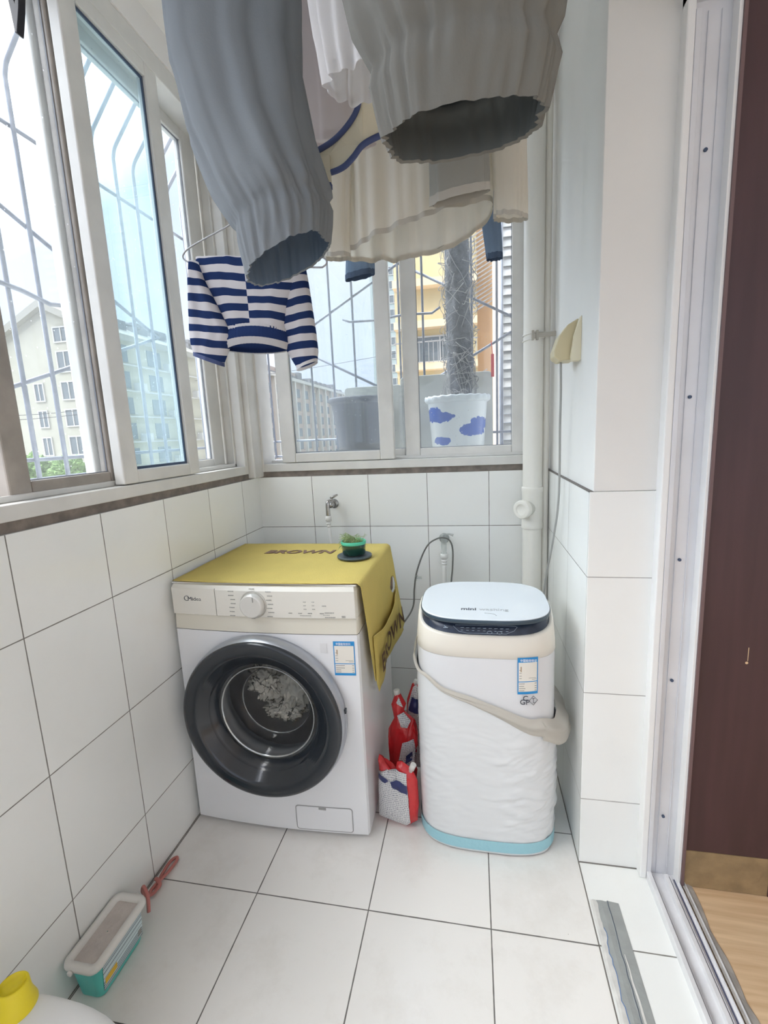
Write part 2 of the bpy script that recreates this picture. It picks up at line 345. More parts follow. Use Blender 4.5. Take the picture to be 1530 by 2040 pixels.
sash_x(-.062, -2.35, -1.75, .055, M_glass)
# back window
w2 = thing('window_2', 'white sliding window in the back wall above the washers', 'window', (.6, .05, 1.12), kind='structure')
mb = MB(); frame_y(mb, .004, .13, -.02, 1.19, 1.122, 2.455, .05, .04, .035, .06)
for yy in (.045, .083): mb.box(.05, 1.15, yy - .0025, yy + .0025, 1.157, 1.170)
mb.build('outer_frame', M_upvc, w2, bevel=.003)
# corner post where the two frames meet
st(MB().box(-.14, .022, -.072, .12, 1.1, 2.46).build('trim_7', M_upvc, bevel=.006))
def sash_y(yc, x0, x1, sw, gm, z0=1.160, z1=2.405, rail=.040):
    mb = MB(); frame_y(mb, yc - .016, yc + .016, x0, x1, z0, z1, sw, sw, rail, rail + .01)
    s = mb.build('sash', M_upvc, w2, bevel=.004)
    mg = MB(); e = .003; frame_y(mg, yc - .0065, yc - .0025, x0 + sw - .001, x1 - sw + .001, z0 + rail - .001, z1 - rail - .009, e, e, e, e); mg.build('gasket', M_gask2, s)
    bx(x0 + sw, x1 - sw, yc - .0025, yc + .0025, z0 + rail, z1 - rail - .01).build('glass_pane', gm, s); return s
sash_y(.022, .118, .622, .062, M_glass)
sash_y(.062, .665, 1.165, .062, M_glass)
sash_y(.102, .085, .723, .064, M_glass)

# door frame and door on the right
d1 = thing('door_1', 'white aluminium sliding door frame with floor track beside tiled pillar', 'door', (1.44, -.7, 0), kind='structure')
mb = MB()
mb.box(1.392, 1.409, -.715, -.68, 0.002, 2.16, 0)                                   # white trim strip
mb.build('edge_strip', M_aluw, d1, bevel=.003)
mb = MB().box(1.409, 1.488, -.70, -.66, .002, 2.12, 0)
for x in (1.436, 1.462): mb.box(x, x + .0016, -.7035, -.70, .012, 2.1, 0)
mb.box(1.409, 1.420, -.715, -.70, .012, 2.1, 0).box(1.482, 1.4895, -.728, -.70, .002, 2.12, 1)
mb.build('jamb', [M_alu, M_aluw], d1, bevel=.0012)
mb = MB().box(1.392, 1.49, -3.6, -.686, 2.12, 2.2)
mb.build('head_rail', M_alu, d1, bevel=.002)
mb = MB()
mb.box(1.409, 1.492, -4.4, -.70, .0, .010, 0)
for x0, x1, h in ((1.409, 1.419, .028), (1.4225, 1.4245, .022), (1.452, 1.462, .026), (1.4655, 1.4675, .022), (1.486, 1.4875, .018)): mb.box(x0, x1, -4.4, -.715, .008, h, 0)
mb.box(1.5, 1.5016, -4.4, -.70, .006, .018, 0)
mb.build('floor_track', mat('track_metal', (.82, .82, .84), .3, metal=.2, vary=.1, vscale=25), d1, bevel=.0008)
MB().box(1.4195, 1.4222, -4.4, -.716, .0101, .0112).box(1.4625, 1.4652, -4.4, -.716, .0101, .0112).box(1.4765, 1.480, -4.4, -.716, .0101, .0112).build('track_groove', mat('groove_dark', (.10, .11, .18), .6), d1)
mb = MB()
for z in (.195, .60, .925, 1.32, 1.84): mb.lathe([(.004, 0), (.004, .0035)], (1.447, -.7005, z), (0, -1, 0), 12)
mb.build('screw', M_gask, d1)
# wall above the door and the wall end beyond
st(bx(1.25, 1.49, YB, -.686, 2.2, ZC).build('wall_right_upper', M_plaster))
M_maroon = mat('maroon_panel', (.075, .035, .040), .42, vary=.25, vscale=3)
t = M_maroon.node_tree
for nd in t.nodes:
    if nd.type == 'TEX_NOISE':
        mp = t.nodes.new('ShaderNodeMapping'); mp.inputs['Scale'].default_value = (9, 9, .7)
        lnk(t, [q for q in t.nodes if q.type == 'TEX_COORD'][0].outputs['Object'], mp.inputs[0]); lnk(t, mp.outputs[0], nd.inputs['Vector'])
d2 = thing('door_2', 'dark maroon wood-grain wardrobe side panel beyond the door track', 'door', (1.6, -.72, 0), kind='structure')
bx(1.4965, 2.6, -.725, -.69, .118, 2.5).build('panel', M_maroon, d2, bevel=.002)
bx(1.4895, 1.4965, -.732, -.69, .006, 2.5).build('edge_band', mat('maroon_edge', (.16, .10, .10), .5), d2)
bx(1.4975, 1.700, -.726, -.69, .006, .118).build('plinth', mat('bare_wood', (.36, .25, .13), .8, vary=.35, vscale=18, bump=.2, bscale=80), d2)
bx(1.700, 2.6, -.728, -.69, .006, .118).build('plinth', M_maroon, d2)
MB().lathe([(.003, 0), (.0035, .001)], (1.602, -.7255, .67), (0, -1, 0), 10).box(1.6035, 1.6045, -.7265, -.7253, .675, .71).build('chip', mat('bare_chip', (.7, .5, .3), .7), d2)

# duct tape strip with torn edge
rt = random.Random(3)
tp = thing('tape_strip', 'strip of peeling grey tape stuck along the floor joint in front of pillar', 'tape', (1.28, -1.2, 0))
rows = []; rows2 = []; y = -.80
while y > -3.0:
    jag = .006 * nse(y * 22, 5) + .005 * nse(y * 60, 2)
    z = .0035 + .0015 * nse(y * 30, 8)
    rows.append([Vector((1.256 + jag, y, z)), Vector((1.268, y, z + .0012)), Vector((1.281 + jag * .4, y, .003)), Vector((1.283 + jag * .4, y, .0052)), Vector((1.298, y, .004)), Vector((1.312, y, .0022))])
    j2 = .004 * nse(y * 14, 9)
    rows2.append([Vector((1.240 + j2, y, .0015)), Vector((1.246 + j2, y, .0045 + .002 * nse(y * 25, 1))), Vector((1.262 + jag, y, .0028))]); y -= .012
MB().loft(rows, closed=False, smooth=False).build('tape_sheet', mat('grey_tape', (.36, .38, .37), .5, bump=.2, bscale=60, vary=.12, vscale=30), tp)
MB().loft(rows2, closed=False, smooth=False).build('torn_backing', mat('tape_white', (.72, .71, .68), .6, vary=.2, vscale=40), tp)
MB().tube([(1.2835 + .004 * nse(y_ * 9, 2) + .0035 * nse(y_ * 31, 6), y_, .0056 + .0008 * nse(y_ * 20, 3)) for y_ in [-.80 - .012 * k for k in range(110)]], .0011, 5).build('crease', mat('crease_dark', (.10, .12, .16), .6), tp)
MB().loft([[Vector((1.288 + .003 * nse(k * .3, 4), -.93 - .012 * k, .0052)), Vector((1.2895 + .003 * nse(k * .3, 4) + .004 * max(0, math.sin(k * .11)), -.93 - .012 * k, .0056))] for k in range(60)], closed=False, smooth=False).build('torn_sliver', MATS['tape_white'] if 'tape_white' in MATS else M_plaster, tp)
rb = []
for i, r_ in enumerate(rows[6:150]): rb.append([r_[0] + Vector((-.0018 * max(0, nse(i * .13, 4)), 0, .0004)), r_[0] + Vector((.0016, 0, .0011))])
MB().loft(rb, closed=False, smooth=False).build('blue_edge', mat('tape_blue', (.10, .19, .38), .5), tp)

# ------------------------------------------------------------------ front-loading washing machine
M_ww = mat('washer_white', (.80, .81, .83), .22, coat=.2)
M_wp = mat('washer_panel', (.74, .72, .66), .3)
M_wp2 = mat('washer_panel_lower', (.70, .67, .58), .35)
M_dk = mat('door_charcoal', (.020, .025, .032), .16, coat=.3)
M_sil = mat('door_silver', (.42, .44, .48), .3, metal=.6)
M_mark = mat('panel_print', (.30, .30, .29), .6)
M_ink = mat('dark_print', (.05, .06, .08), .5)
M_blue = mat('label_blue', (.02, .27, .62), .5)
M_lab = mat('label_cream', (.80, .77, .70), .6)
wx0, wx1, wyb, wz0, wz1 = .013, .609, -.205, .016, .836
def wfy(x): return -.697 - .013 * max(0, 1 - ((x - .311) / .298) ** 2)
wm = thing('washing_machine', 'white front-loading washing machine with big dark round door, under yellow cover', 'washing machine', (.31, -.45, 0))
DC = (.303, .425)   # door centre x,z
# cabinet: sides, back, top, bottom
mb = MB()
prof = [(wx0 + .012, wyb), (wx0, wyb - .012), (wx0, -.685)]
xs = [wx0 + .004 + (wx1 - wx0 - .008) * i / 16 for i in range(17)]
front = [(x, wfy(x)) for x in xs]
prof = prof + front + [(wx1, -.685), (wx1, wyb - .012), (wx1 - .012, wyb)]
def wv(z, pr=prof, s=0): return [Vector((x, y, z)) for x, y in pr]
mb2 = MB()
n = len(prof)
# side walls except the front span (front has a round opening)
i0 = 2; i1 = 3 + 17
for zA, zB in ((wz0, .690),):
    A, B = wv(zA), wv(zB)
    for k in range(n):
        if i0 < k < i1 - 1 or False: continue
        l = (k + 1) % n
        if k >= 3 and k < 3 + 16: continue
        mb2.add([A[k], A[l], B[l], B[k]], [(0, 1, 2, 3)])
mb2.add(wv(wz0), [tuple(range(n))])
# front sheet with round opening
NR = 96; rows = []
def outer(th):
    dx, dz = math.cos(th), math.sin(th); x0, x1, z0, z1 = xs[0], xs[-1], wz0, .690
    t = 1e9
    if dx > 1e-9: t = min(t, (x1 - DC[0]) / dx)
    if dx < -1e-9: t = min(t, (x0 - DC[0]) / dx)
    if dz > 1e-9: t = min(t, (z1 - DC[1]) / dz)
    if dz < -1e-9: t = min(t, (z0 - DC[1]) / dz)
    return t
ths = sorted(set([2 * PI * k / NR for k in range(NR)] + [math.atan2(z - DC[1], x - DC[0]) % (2 * PI) for x in (xs[0], xs[-1]) for z in (wz0, .690)]))
for fr in (0, .25, .5, .75, 1):
    ring = []
    for th in ths:
        r = .235 + (outer(th) - .235) * fr; x = DC[0] + r * math.cos(th); z = DC[1] + r * math.sin(th); ring.append(Vector((x, wfy(x), z)))
    rows.append(ring)
mb2.loft(rows, smooth=False)
mb2.build('cabinet', M_ww, wm)
# upper fascia
pf = [(x, y - (.004 if y < -.69 else 0)) for x, y in prof]
mb = MB(); A = [Vector((x, y, .742)) for x, y in pf]; B = [Vector((x, y, wz1 - .012)) for x, y in pf]
Ct = [Vector((x + (.006 if x < .3 else -.006) * .5, y + (.008 if y < -.5 else -.004), wz1)) for x, y in pf]
L0 = [Vector((x, y + (.0075 if y < -.69 else 0), .742)) for x, y in pf]; L1 = [Vector((x, y + (.003 if y < -.69 else 0), .692)) for x, y in pf]
mb.loft([L1, L0], 1, smooth=False); mb.loft([A, B, Ct], 0, cap0=True, cap1=True, smooth=False)
mb.build('control_panel', [M_wp, M_wp2], wm, bevel=.0015)
mb = MB(); mb.box(wx0, wx1, -.69, wyb, wz1, wz1 + .004); mb.build('top_plate', M_ww, wm, bevel=.002)
# detergent drawer on the left of the fascia
mb = MB(); xd = [wx0 + .006 + (.170 - wx0 - .006) * i / 5 for i in range(6)]
mb.loft([[Vector((x, wfy(x) - .0055, z)) for x in xd] for z in (.745, .826)] , closed=False, smooth=False)
mb.loft([[Vector((x, wfy(x) - .0055 + q, z)) for x in xd] for q, z in ((0, .745), (.012, .742), (.016, .722))], closed=False, smooth=False)
dw = mb.build('detergent_drawer', M_wp, wm)
bx(.1708, .1713, wfy(.171) - .0048, -.69, .742, .828).build('drawer_gap', M_mark, wm)
# knob
kx, kz = .296, .782; ky = wfy(kx) - .004
MB().lathe([(.0365, 0), (.037, .003), (.0355, .018), (.033, .0205), (.031, .021)], (kx, ky, kz), (0, -1, 0), 48).build('knob', mat('knob_silver', (.70, .69, .66), .28, metal=.35), wm)
mb = MB().lathe([(.043, 0), (.0405, .0015), (.0395, .0005)], (kx, ky, kz), (0, -1, 0), 48, cap0=False, cap1=False); mb.build('knob_ring', mat('ring_silver', (.55, .54, .50), .3, metal=.4), wm)
bx(kx + .008, kx + .010, ky - .0225, ky - .0205, kz + .015, kz + .030, ).build('knob_pointer', M_mark, wm)
# printed programme marks
mb = MB(); rr = random.Random(5)
def mark(x, z, wd, h=.0028):
    k = 0
    while k < wd:
        q = rr.uniform(.0022, .004); y = wfy(x + k) - .0045
        mb.box(x + k, x + k + q, y - .0006, y + .0005, z - h / 2, z + h / 2); k += q + .0012
for i in range(7): mark(.222 - (0 if i in (2, 3) else .006), .822 - i * .0128, .016); mark(.338 + (.004 if i % 2 else 0), .823 - i * .0128, .016)
mark(.286, .831, .013); mark(.286, .734 + .0045, .013)
for x in (.405, .435, .464, .50): mark(x, .758, .010)
for x in (.452, .478):
    for z in (.793, .782, .771): mark(x, z, .005, .002)
mark(.508, .781, .013); mark(.515, .760, .024); mark(.44, .751, .034, .0016); mark(.51, .753, .02, .0014); mark(.515, .746, .028, .0028); mark(.565, .748, .008, .006)
mb.build('panel_marks', mat('print_grey', (.36, .36, .34), .6), wm)['kind'] = 'stuff'
yl = lambda x: wfy(x) - .0062
text('Midea', .017, (.075, yl(.075), .788), (1, -.03, 0), (0, 0, 1), M_ink, wm, 'brand_lettering', sx=1.15)
MB().tube([(.072 + .0085 * math.cos(a) , yl(.07), .7945 + .0075 * math.sin(a)) for a in [PI * .25 + i * PI * 1.45 / 16 for i in range(17)]], .0009, 6).build('brand_mark', M_ink, wm)
# door: silver side ring, dark funnel, glass bowl
dr = MB().lathe([(.250, .008), (.262, .014), (.2635, .030), (.260, .046), (.2555, .050)], (DC[0], -.700, DC[1]), (0, -1, 0), 96, cap0=False, cap1=False).build('door', M_sil, wm)
MB().lathe([(.2555, .050), (.2565, .056), (.252, .0615), (.244, .0635), (.225, .062), (.207, .058), (.2065, .0545), (.201, .053), (.2005, .0495), (.195, .048), (.1945, .0445), (.189, .043), (.1885, .0395), (.183, .038), (.1825, .034), (.176, .030), (.168, .016), (.163, .006)],
           (DC[0], -.700, DC[1]), (0, -1, 0), 96, cap0=False, cap1=False).build('door_rim', M_dk, dr)
M_bowl = glass_mat('door_glass', (.92, .93, .94), .17, spot=False)  # haze raised to paint pale reflections into the bowl and lift its brightness
MB().lathe([(.166, .008), (.160, .0095), (.152, .006), (.136, -.030), (.122, -.055), (.116, -.060), (.10, -.062), (.0001, -.063)], (DC[0], -.700, DC[1]), (0, -1, 0), 72, cap0=False, cap1=False).build('glass_bowl', M_bowl, dr)
MB().lathe([(.1535, .005), (.156, .009), (.1535, .010), (.151, .006)], (DC[0], -.700, DC[1]), (0, -1, 0), 72, cap0=False, cap1=False).build('glass_edge', mat('bright_rim', (.5, .52, .53), .15, metal=.7), dr)
MB().lathe([(.1175, -.058), (.1190, -.061), (.1165, -.063)], (DC[0], -.700, DC[1]), (0, -1, 0), 72, cap0=False, cap1=False).build('glass_edge', MATS['bright_rim'], dr)
bx(.561, .568, -.733, -.722, .457, .470).build('door_catch', M_dk, dr)
# gasket + drum
MB().lathe([(.236, .002), (.236, -.012), (.205, -.03), (.175, -.028), (.165, -.05), (.178, -.07), (.178, -.085)], (DC[0], -.700, DC[1]), (0, -1, 0), 64, cap0=False, cap1=False).build('door_seal', mat('seal_grey', (.17, .18, .19), .6), wm)
MB().lathe([(.178, -.085), (.232, -.11), (.232, -.36), (.0001, -.37)], (DC[0], -.700, DC[1]), (0, -1, 0), 64, cap0=False, cap1=False).build('drum', mat('drum_steel', (.62, .62, .62), .35, metal=.7), wm)
# filter flap
mb = MB(); xf = [.374 + (.556 - .374) * i / 6 for i in range(7)]
fo = []
def rr_path(x0, x1, z0, z1, r, n=5):
    P = []
    for cx, cz, a in ((x1 - r, z1 - r, 0), (x0 + r, z1 - r, .5), (x0 + r, z0 + r, 1), (x1 - r, z0 + r, 1.5)):
        for k in range(n + 1): q = (a + .5 * k / n) * PI; P.append((cx + r * math.cos(q), cz + r * math.sin(q)))
    return P
fp = rr_path(.374, .556, .024, .106, .008)
MB().prism(fp, lambda x, z: (x, wfy(x) - .0022, z), lambda x, z: (x, wfy(x) + .001, z)).build('filter_flap', M_ww, wm, bevel=.0006)
MB().tube([(x, wfy(x) - .001, z) for x, z in rr_path(.3725, .5575, .0225, .1075, .009)], .0012, 6, closed=True).build('flap_joint', mat('joint_grey', (.33, .33, .33), .6), wm)
bx(.449, .473, wfy(.46) - .003, wfy(.46) - .001, .0985, .1055).build('flap_notch', MATS['joint_grey'], wm)
for x in (.05, .57):
    for y in (-.66, -.25): MB().lathe([(.018, 0), (.02, .004), (.014, .010), (.014, .020)], (x, y, 0), (0, 0, 1), 20).build('foot', M_black, wm)
# energy label (no square code)
def label(parent, P, W, H, hdr, seed, place, hf=.13):
    """P maps (u,v,d) (metres on the label, d = lift) to space"""
    def strip(mb, x0, x1, z0, z1, d, k=7):
        xs_ = [x0 + (x1 - x0) * i / k for i in range(k + 1)]
        mb.loft([[P(x, z0, d - .0006) for x in xs_], [P(x, z0, d) for x in xs_], [P(x, z1, d) for x in xs_], [P(x, z1, d - .0006) for x in xs_]], closed=False, smooth=False)
    def f(x0, x1, z0, z1, d, m, nm): mb = MB(); strip(mb, x0, x1, z0, z1, d); return mb.build(nm, m, parent)
    lb = f(0, W, 0, H, .0006, M_blue, 'energy_label')
    def g(x0, x1, z0, z1, d, mb): strip(mb, x0, x1, z0, z1, d, 7 if x1 - x0 > W * .5 else 2)
    mb = MB(); b = W * .045; g(b, W - b, H * .36, H * (1 - hf), .0010, mb); g(b, W - b, H * .075, H * .335, .0010, mb); q = mb.build('label_fields', M_lab, lb)
    mb = MB(); r = random.Random(seed)
    for zz in (.32, .25, .19, .13): g(b * 1.6, W * r.uniform(.3, .5), H * (zz - .035), H * (zz - .018), .0013, mb); g(W * .84, W * .93, H * (zz - .035), H * (zz - .018), .0013, mb)
    for zz in (.66, .58, .50, .43): g(b * 1.8, W * .2, H * zz, H * (zz + .014), .0013, mb)
    g(W * .55, W * .9, H * .44, H * .45, .0013, mb); g(W * .7, W * .92, H * .40, H * .41, .0013, mb)
    mb.build('label_print', M_mark, lb)
    mb = MB(); g(W * .14, W * .2, H * .62, H * .76, .0013, mb); mb.build('label_arrow', mat('label_orange', (.45, .33, .22), .6), lb)
    text(hdr, H * hf * .62, P(W * .12, H * (1 - hf * .78), .0008), *place, mat('label_white', (.85, .88, .92), .6), lb, 'label_heading', sx=.86)
P = lambda u, v, d: Vector((.532 + u, wfy(.532 + u) - d, .562 + v))
label(wm, P, .064, .108, '中国能效标识', 2, ((1, .06, 0), (0, 0, 1)))
MB().box(.492, .513, wfy(.5) - .0008, wfy(.5), .632, .664).build('small_label', mat('small_label_paper', (.72, .72, .73), .6), wm)

# laundry seen through the glass
M_ln = cloth('laundry_cloth', (.50, .49, .44), .2)
t = M_ln.node_tree
M_ln2 = cloth('laundry_dark', (.16, .16, .16), .1)
M_lnp = cloth('laundry_print', (.52, .50, .45), .15)
t = M_lnp.node_tree; v = t.nodes.new('ShaderNodeTexVoronoi'); v.feature = 'DISTANCE_TO_EDGE'; v.inputs['Scale'].default_value = 20; tcn = t.nodes.new('ShaderNodeTexCoord'); nd0 = t.nodes.new('ShaderNodeTexNoise'); nd0.inputs['Scale'].default_value = 14; lnk(t, tcn.outputs['Object'], nd0.inputs['Vector'])
vm = t.nodes.new('ShaderNodeVectorMath'); vm.operation = 'MULTIPLY_ADD'; lnk(t, nd0.outputs['Color'], vm.inputs[0]); vm.inputs[1].default_value = (.09, .09, .09); lnk(t, tcn.outputs['Object'], vm.inputs[2]); lnk(t, vm.outputs[0], v.inputs['Vector'])
lt = m_op(t, 'LESS_THAN', v.outputs[0], .028); mc = t.nodes.new('ShaderNodeMix'); mc.data_type = 'RGBA'; lnk(t, lt, mc.inputs[0]); mc.inputs[6].default_value = (.56, .54, .48, 1); mc.inputs[7].default_value = (.05, .05, .05, 1)
for nd in t.nodes:
    if nd.type == 'BSDF_DIFFUSE': lnk(t, mc.outputs[2], nd.inputs['Color'])
def crumple(name, label_, c, r, m, seed, sc=(1, 1, 1), fr=14):
    bm = bmesh.new(); bmesh.ops.create_icosphere(bm, subdivisions=5, radius=1)
    for v in bm.verts:
        d = v.co.normalized(); q = d * 2.4 + Vector((seed * 3.1, 0, 0))
        a = noise.noise(q) * .35 + abs(noise.noise(q * 1.8)) * .55 + abs(noise.noise(q * 3.6)) * .16
        v.co = Vector((d.x * sc[0], d.y * sc[1], d.z * sc[2])) * r * (.75 + a) + Vector(c)
    me = bpy.data.meshes.new(name); bm.to_mesh(me); bm.free(); me.materials.append(m)
    for p in me.polygons: p.use_smooth = True
    o = bpy.data.objects.new(name, me); C.objects.link(o); tag(o, label_, 'clothes', 'clothes inside the washing machine drum')
crumple('laundry_item', 'cream cloth with thin black line print heaped at the left of the washing drum', (.262, -.60, .462), .062, M_lnp, 1, (1.0, .7, .95))
crumple('laundry_item', 'pale grey crumpled cloth at the right side of the washing drum', (.355, -.585, .455), .066, M_ln, 2, (.8, .8, 1.25))
crumple('laundry_item', 'printed cream cloth lying lowest in the washing drum', (.318, -.60, .375), .052, M_lnp, 3, (1.35, .7, .7))
crumple('laundry_item', 'dark grey cloth behind the pale laundry in the drum', (.30, -.46, .44), .125, M_ln2, 4, (1.2, .4, 1.1))

# ------------------------------------------------------------------ yellow cover on the washing machine
M_yel = mat('yellow_canvas', (.62, .485, .13), .8, bump=.25, bscale=300, vary=.10, vscale=7)
M_brn = mat('brown_print', (.20, .12, .08), .8)
cv = thing('washing_machine_cover', 'yellow canvas cover lettered in brown, draped over the washing machine', 'cover', (.31, -.45, .842))
ZT = .8435
def flap_edge(u):   # u 0 = front .. 1 = back ; lower edge height and y
    return 0
# top sheet + right flap as one grid: param s across (x) then down the side, param u along depth
def cover_pt(s, u):
    y = -.694 + u * (.694 - .208)
    if s <= 1:
        x = .016 + s * (.612 - .016); z = ZT + .0008 * nse(x * 9, y * 9) + .0005
        if u < .02: y = wfy(x) + .008
        return Vector((x, y, z + .0006))
    t = s - 1       # 0..1 down the flap
    Lf = .40 + (.33 - .40) * min(1, u / .45) if u < .45 else .33 + .015 * math.sin((u - .45) * 5)
    if u < .06: Lf = .36
    r = .012; d = t * Lf
    if d < r * PI / 2: a = d / r; x = .612 + r * math.sin(a); z = ZT - r * (1 - math.cos(a))
    else: x = .612 + r; z = ZT - r - (d - r * PI / 2)
    down = max(0, ZT - z)
    x += down * (.02 + .10 * u * u + .05 * math.sin(u * 9) * down) + .006 * nse(y * 10, z * 10, 3) * min(1, down * 6)
    y2 = y + down * (.33 * (1 - u) ** 2 * .8) + down * .06 * u
    return Vector((x, y2, z))
NU, NS, NF = 60, 24, 60
pts = [[cover_pt(s, u) for s in ([i / NS for i in range(NS + 1)] + [1 + (i + 1) / NF for i in range(NF)])] for u in [j / NU for j in range(NU + 1)]]
mb = MB()
# leave an oval hand opening in the flap
hole = lambda p: ((p.y + .262) / .040) ** 2 + ((p.z - .700) / .030) ** 2 < 1 and p.x > .613
n = len(pts[0]); vs = [p for r in pts for p in r]; fs = []
for j in range(NU):
    for i in range(n - 1):
        q = (j * n + i, j * n + i + 1, (j + 1) * n + i + 1, (j + 1) * n + i)
        if hole(sum((vs[k] for k in q), Vector()) / 4): continue
        fs.append(q)
mb.add(vs, fs, 0, True); mb.build('canvas_sheet', M_yel, cv, solid=.0014)
# pocket on the flap with curved top edge
def on_flap(y, z, off):
    # nearest cover x for given y,z
    best = None
    for r in pts:
        for p in r[NS + 10::2]:
            d = (p.y - y) ** 2 + (p.z - z) ** 2
            if best is None or d < best[0]: best = (d, p.x)
    return Vector((best[1] + off, y, z))
pk = []
for i in range(13):
    a = i / 12; y = -.60 + a * .36
    ztop = .640 + .040 * a - .030 * math.sin(a * PI) * (1 if a < .8 else .6)
    zbot = .470 + .030 * a + .01 * math.sin(a * 7)
    if a < .35: zbot = .455 + .02 * a
    pk.append([on_flap(y, ztop + (zbot - ztop) * k / 6, .004 + (.016 * math.sin(a * PI) * (1 - k / 6) ** 2)) for k in range(7)])
MB().loft(pk, closed=False).build('pocket', M_yel, cv, solid=.0014)
MB().tube([p[0] + Vector((.0008, 0, .001)) for p in pk], .0018, 6).build('pocket_hem', mat('yellow_hem', (.66, .53, .18), .8), cv)
def warp_top(p): return p
text('BROWN', .062, (.172, -.365, ZT + .0032), (1, .02, 0), (0, 1, 0), M_brn, cv, 'lettering', ext=.0003, shear=.12, off=.0022, sx=1.12)
def warp_pk(p): q = on_flap(min(-.245, p.y), p.z, 0); return Vector((q.x + .0125 + .004, p.y, p.z))
text('BROWN', .085, (.60, -.575, .505), (0, 1, .12), (0, 0, 1), M_brn, cv, 'lettering', ext=.0002, off=.002, sx=1.05, warp=warp_pk)
MB().box(.619, .624, -.31, -.18, .655, .74).build('pocket_liner', mat('tissue', (.42, .31, .24), .8, bump=.5, bscale=60), cv)

# grass pot on its dark plate
pt = thing('plant_pot', 'small dark green pot of trailing grass on yellow cover', 'potted plant', (.532, -.405, .858))
MB().lathe([(.034, .0), (.040, .002), (.043, .040), (.0435, .045), (.040, .0455), (.0385, .034)], (.532, -.405, .8575), (0, 0, 1), 40, cap1=False).build('pot', mat('dark_green_glass', (.012, .06, .045), .12, coat=.5), pt)
MB().lathe([(.0437, .037), (.0445, .046), (.0415, .048), (.039, .045), (.039, .030)], (.532, -.405, .8575), (0, 0, 1), 40, cap0=False, cap1=False).build('rim', mat('mint_rim', (.08, .52, .33), .3), pt)
MB().lathe([(.0388, 0), (.0001, .003)], (.532, -.405, .888), (0, 0, 1), 30, cap0=False, cap1=False).build('soil', mat('soil', (.08, .10, .05), .9, bump=.6, bscale=150), pt)
mb = MB(); rg = random.Random(9)
for i in range(150):
    a = rg.uniform(0, 2 * PI); r0 = rg.uniform(0, .032); r1 = rg.uniform(.02, .052); a2 = a + rg.uniform(-1, 1)
    if rg.random() < .45: a2 = PI + rg.uniform(-.8, .8); r1 += .012
    p0 = Vector((.532 + r0 * math.cos(a), -.405 + r0 * math.sin(a), .892)); p2 = Vector((.532 + r1 * math.cos(a2), -.405 + r1 * math.sin(a2), .908 + rg.uniform(-.026, .022) - max(0, r1 - .045) * .8))
    p1 = (p0 + p2) / 2 + Vector((rg.uniform(-.01, .01), rg.uniform(-.01, .01), rg.uniform(.004, .02)))
    mb.tube(spline([p0, p1, p2], 3), [.0008] * 5 + [.0006, .0003], 4)
q = mb.build('grass_blades', mat('dry_green_grass', (.22, .36, .12), .6, col2=(.38, .42, .22), vscale=60), pt); q['kind'] = 'stuff'
pl = MB().lathe([(.054, 0), (.060, .002), (.0605, .008), (.058, .009), (.052, .0068), (.0001, .0066)], (.535, -.412, .8475), (0, 0, 1), 48).build('saucer', mat('slate_plate', (.06, .085, .10), .4), None)
tag(pl, 'round dark slate-coloured saucer under the small green pot', 'saucer')

# ------------------------------------------------------------------ mini washing machine
M_mw = mat('mini_white', (.74, .75, .77), .3); M_mb = mat('mini_beige', (.78, .74, .66), .35)
mw = thing('mini_washing_machine', 'small white top-loading washing machine wrapped in film beside the tiled pillar', 'washing machine', (.972, -.53, 0))
MX, MY = .972, -.535
def sup(th, a, b, e=3.4):
    c, s = math.cos(th), math.sin(th)
    return (math.copysign(abs(c) ** (2 / e), c) * a, math.copysign(abs(s) ** (2 / e), s) * b)
TH = [2 * PI * k / 96 for k in range(96)]
def mring(z, a, b, e=3.4, cx=MX, cy=MY, zf=None):
    R = []
    for th in TH:
        x, y = sup(th, a, b, e); R.append(Vector((cx + x, cy + y, zf(x, y) if zf else z)))
    return R
rimz = lambda x, y: .697 + .040 * min(1, max(0, (y + .155) / .17))
MB().loft([mring(.004, .196, .148), mring(.012, .202, .154), mring(.30, .206, .158), mring(.632, .204, .157)], cap0=True).build('body', M_mw, mw)
MB().loft([mring(.632, .2035, .1565), mring(.634, .2055, .1585), mring(.66, .2045, .158), mring(0, .199, .155, zf=lambda x, y: rimz(x, y) - .006), mring(0, .194, .151, zf=rimz), mring(0, .188, .146, zf=lambda x, y: rimz(x, y) - .002)]).build('top_ring', M_mb, mw)
MB().loft([mring(0, .1885, .1465, zf=lambda x, y: rimz(x, y) - .002), mring(0, .186, .142, zf=lambda x, y: rimz(x, y) + .006), mring(.738, .182, .155 * .88, cy=MY + .004), mring(.738, .10, .08)], cap1=True).build('control_deck', mat('navy_deck', (.025, .04, .075), .25, vary=.3, vscale=50), mw)
LY = -.545
MB().loft([mring(.738, .178, .156, 3.2, cy=LY), mring(.740, .187, .164, 3.2, cy=LY), mring(.749, .1895, .1665, 3.2, cy=LY), mring(.752, .188, .165, 3.2, cy=LY)], cap0=True).build('lid_frame', mat('lid_dark', (.04, .07, .10), .3), mw)
ld = MB().loft([mring(.7515, .1875, .1645, 3.2, cy=LY), mring(.754, .1865, .1635, 3.2, cy=LY), mring(.7545, .184, .161, 3.2, cy=LY)], cap0=True, cap1=True).build('lid', mat('lid_glass_white', (.72, .77, .82), .08, coat=.6), mw)
text('mini', .026, (.905, -.642, .7548), (1, 0, 0), (0, 1, 0), M_ink, ld, 'lettering', ext=.0001, off=.0006)
text('washing', .026, (.957, -.642, .7548), (1, 0, 0), (0, 1, 0), mat('pale_print', (.40, .42, .44), .5), ld, 'lettering', ext=.0001)
MB().tube([(.972, -.662, .7548), (1.0, -.668, .7548), (1.004, -.680, .7548)], .0008, 4).build('scratch', MATS['pale_print'], ld)
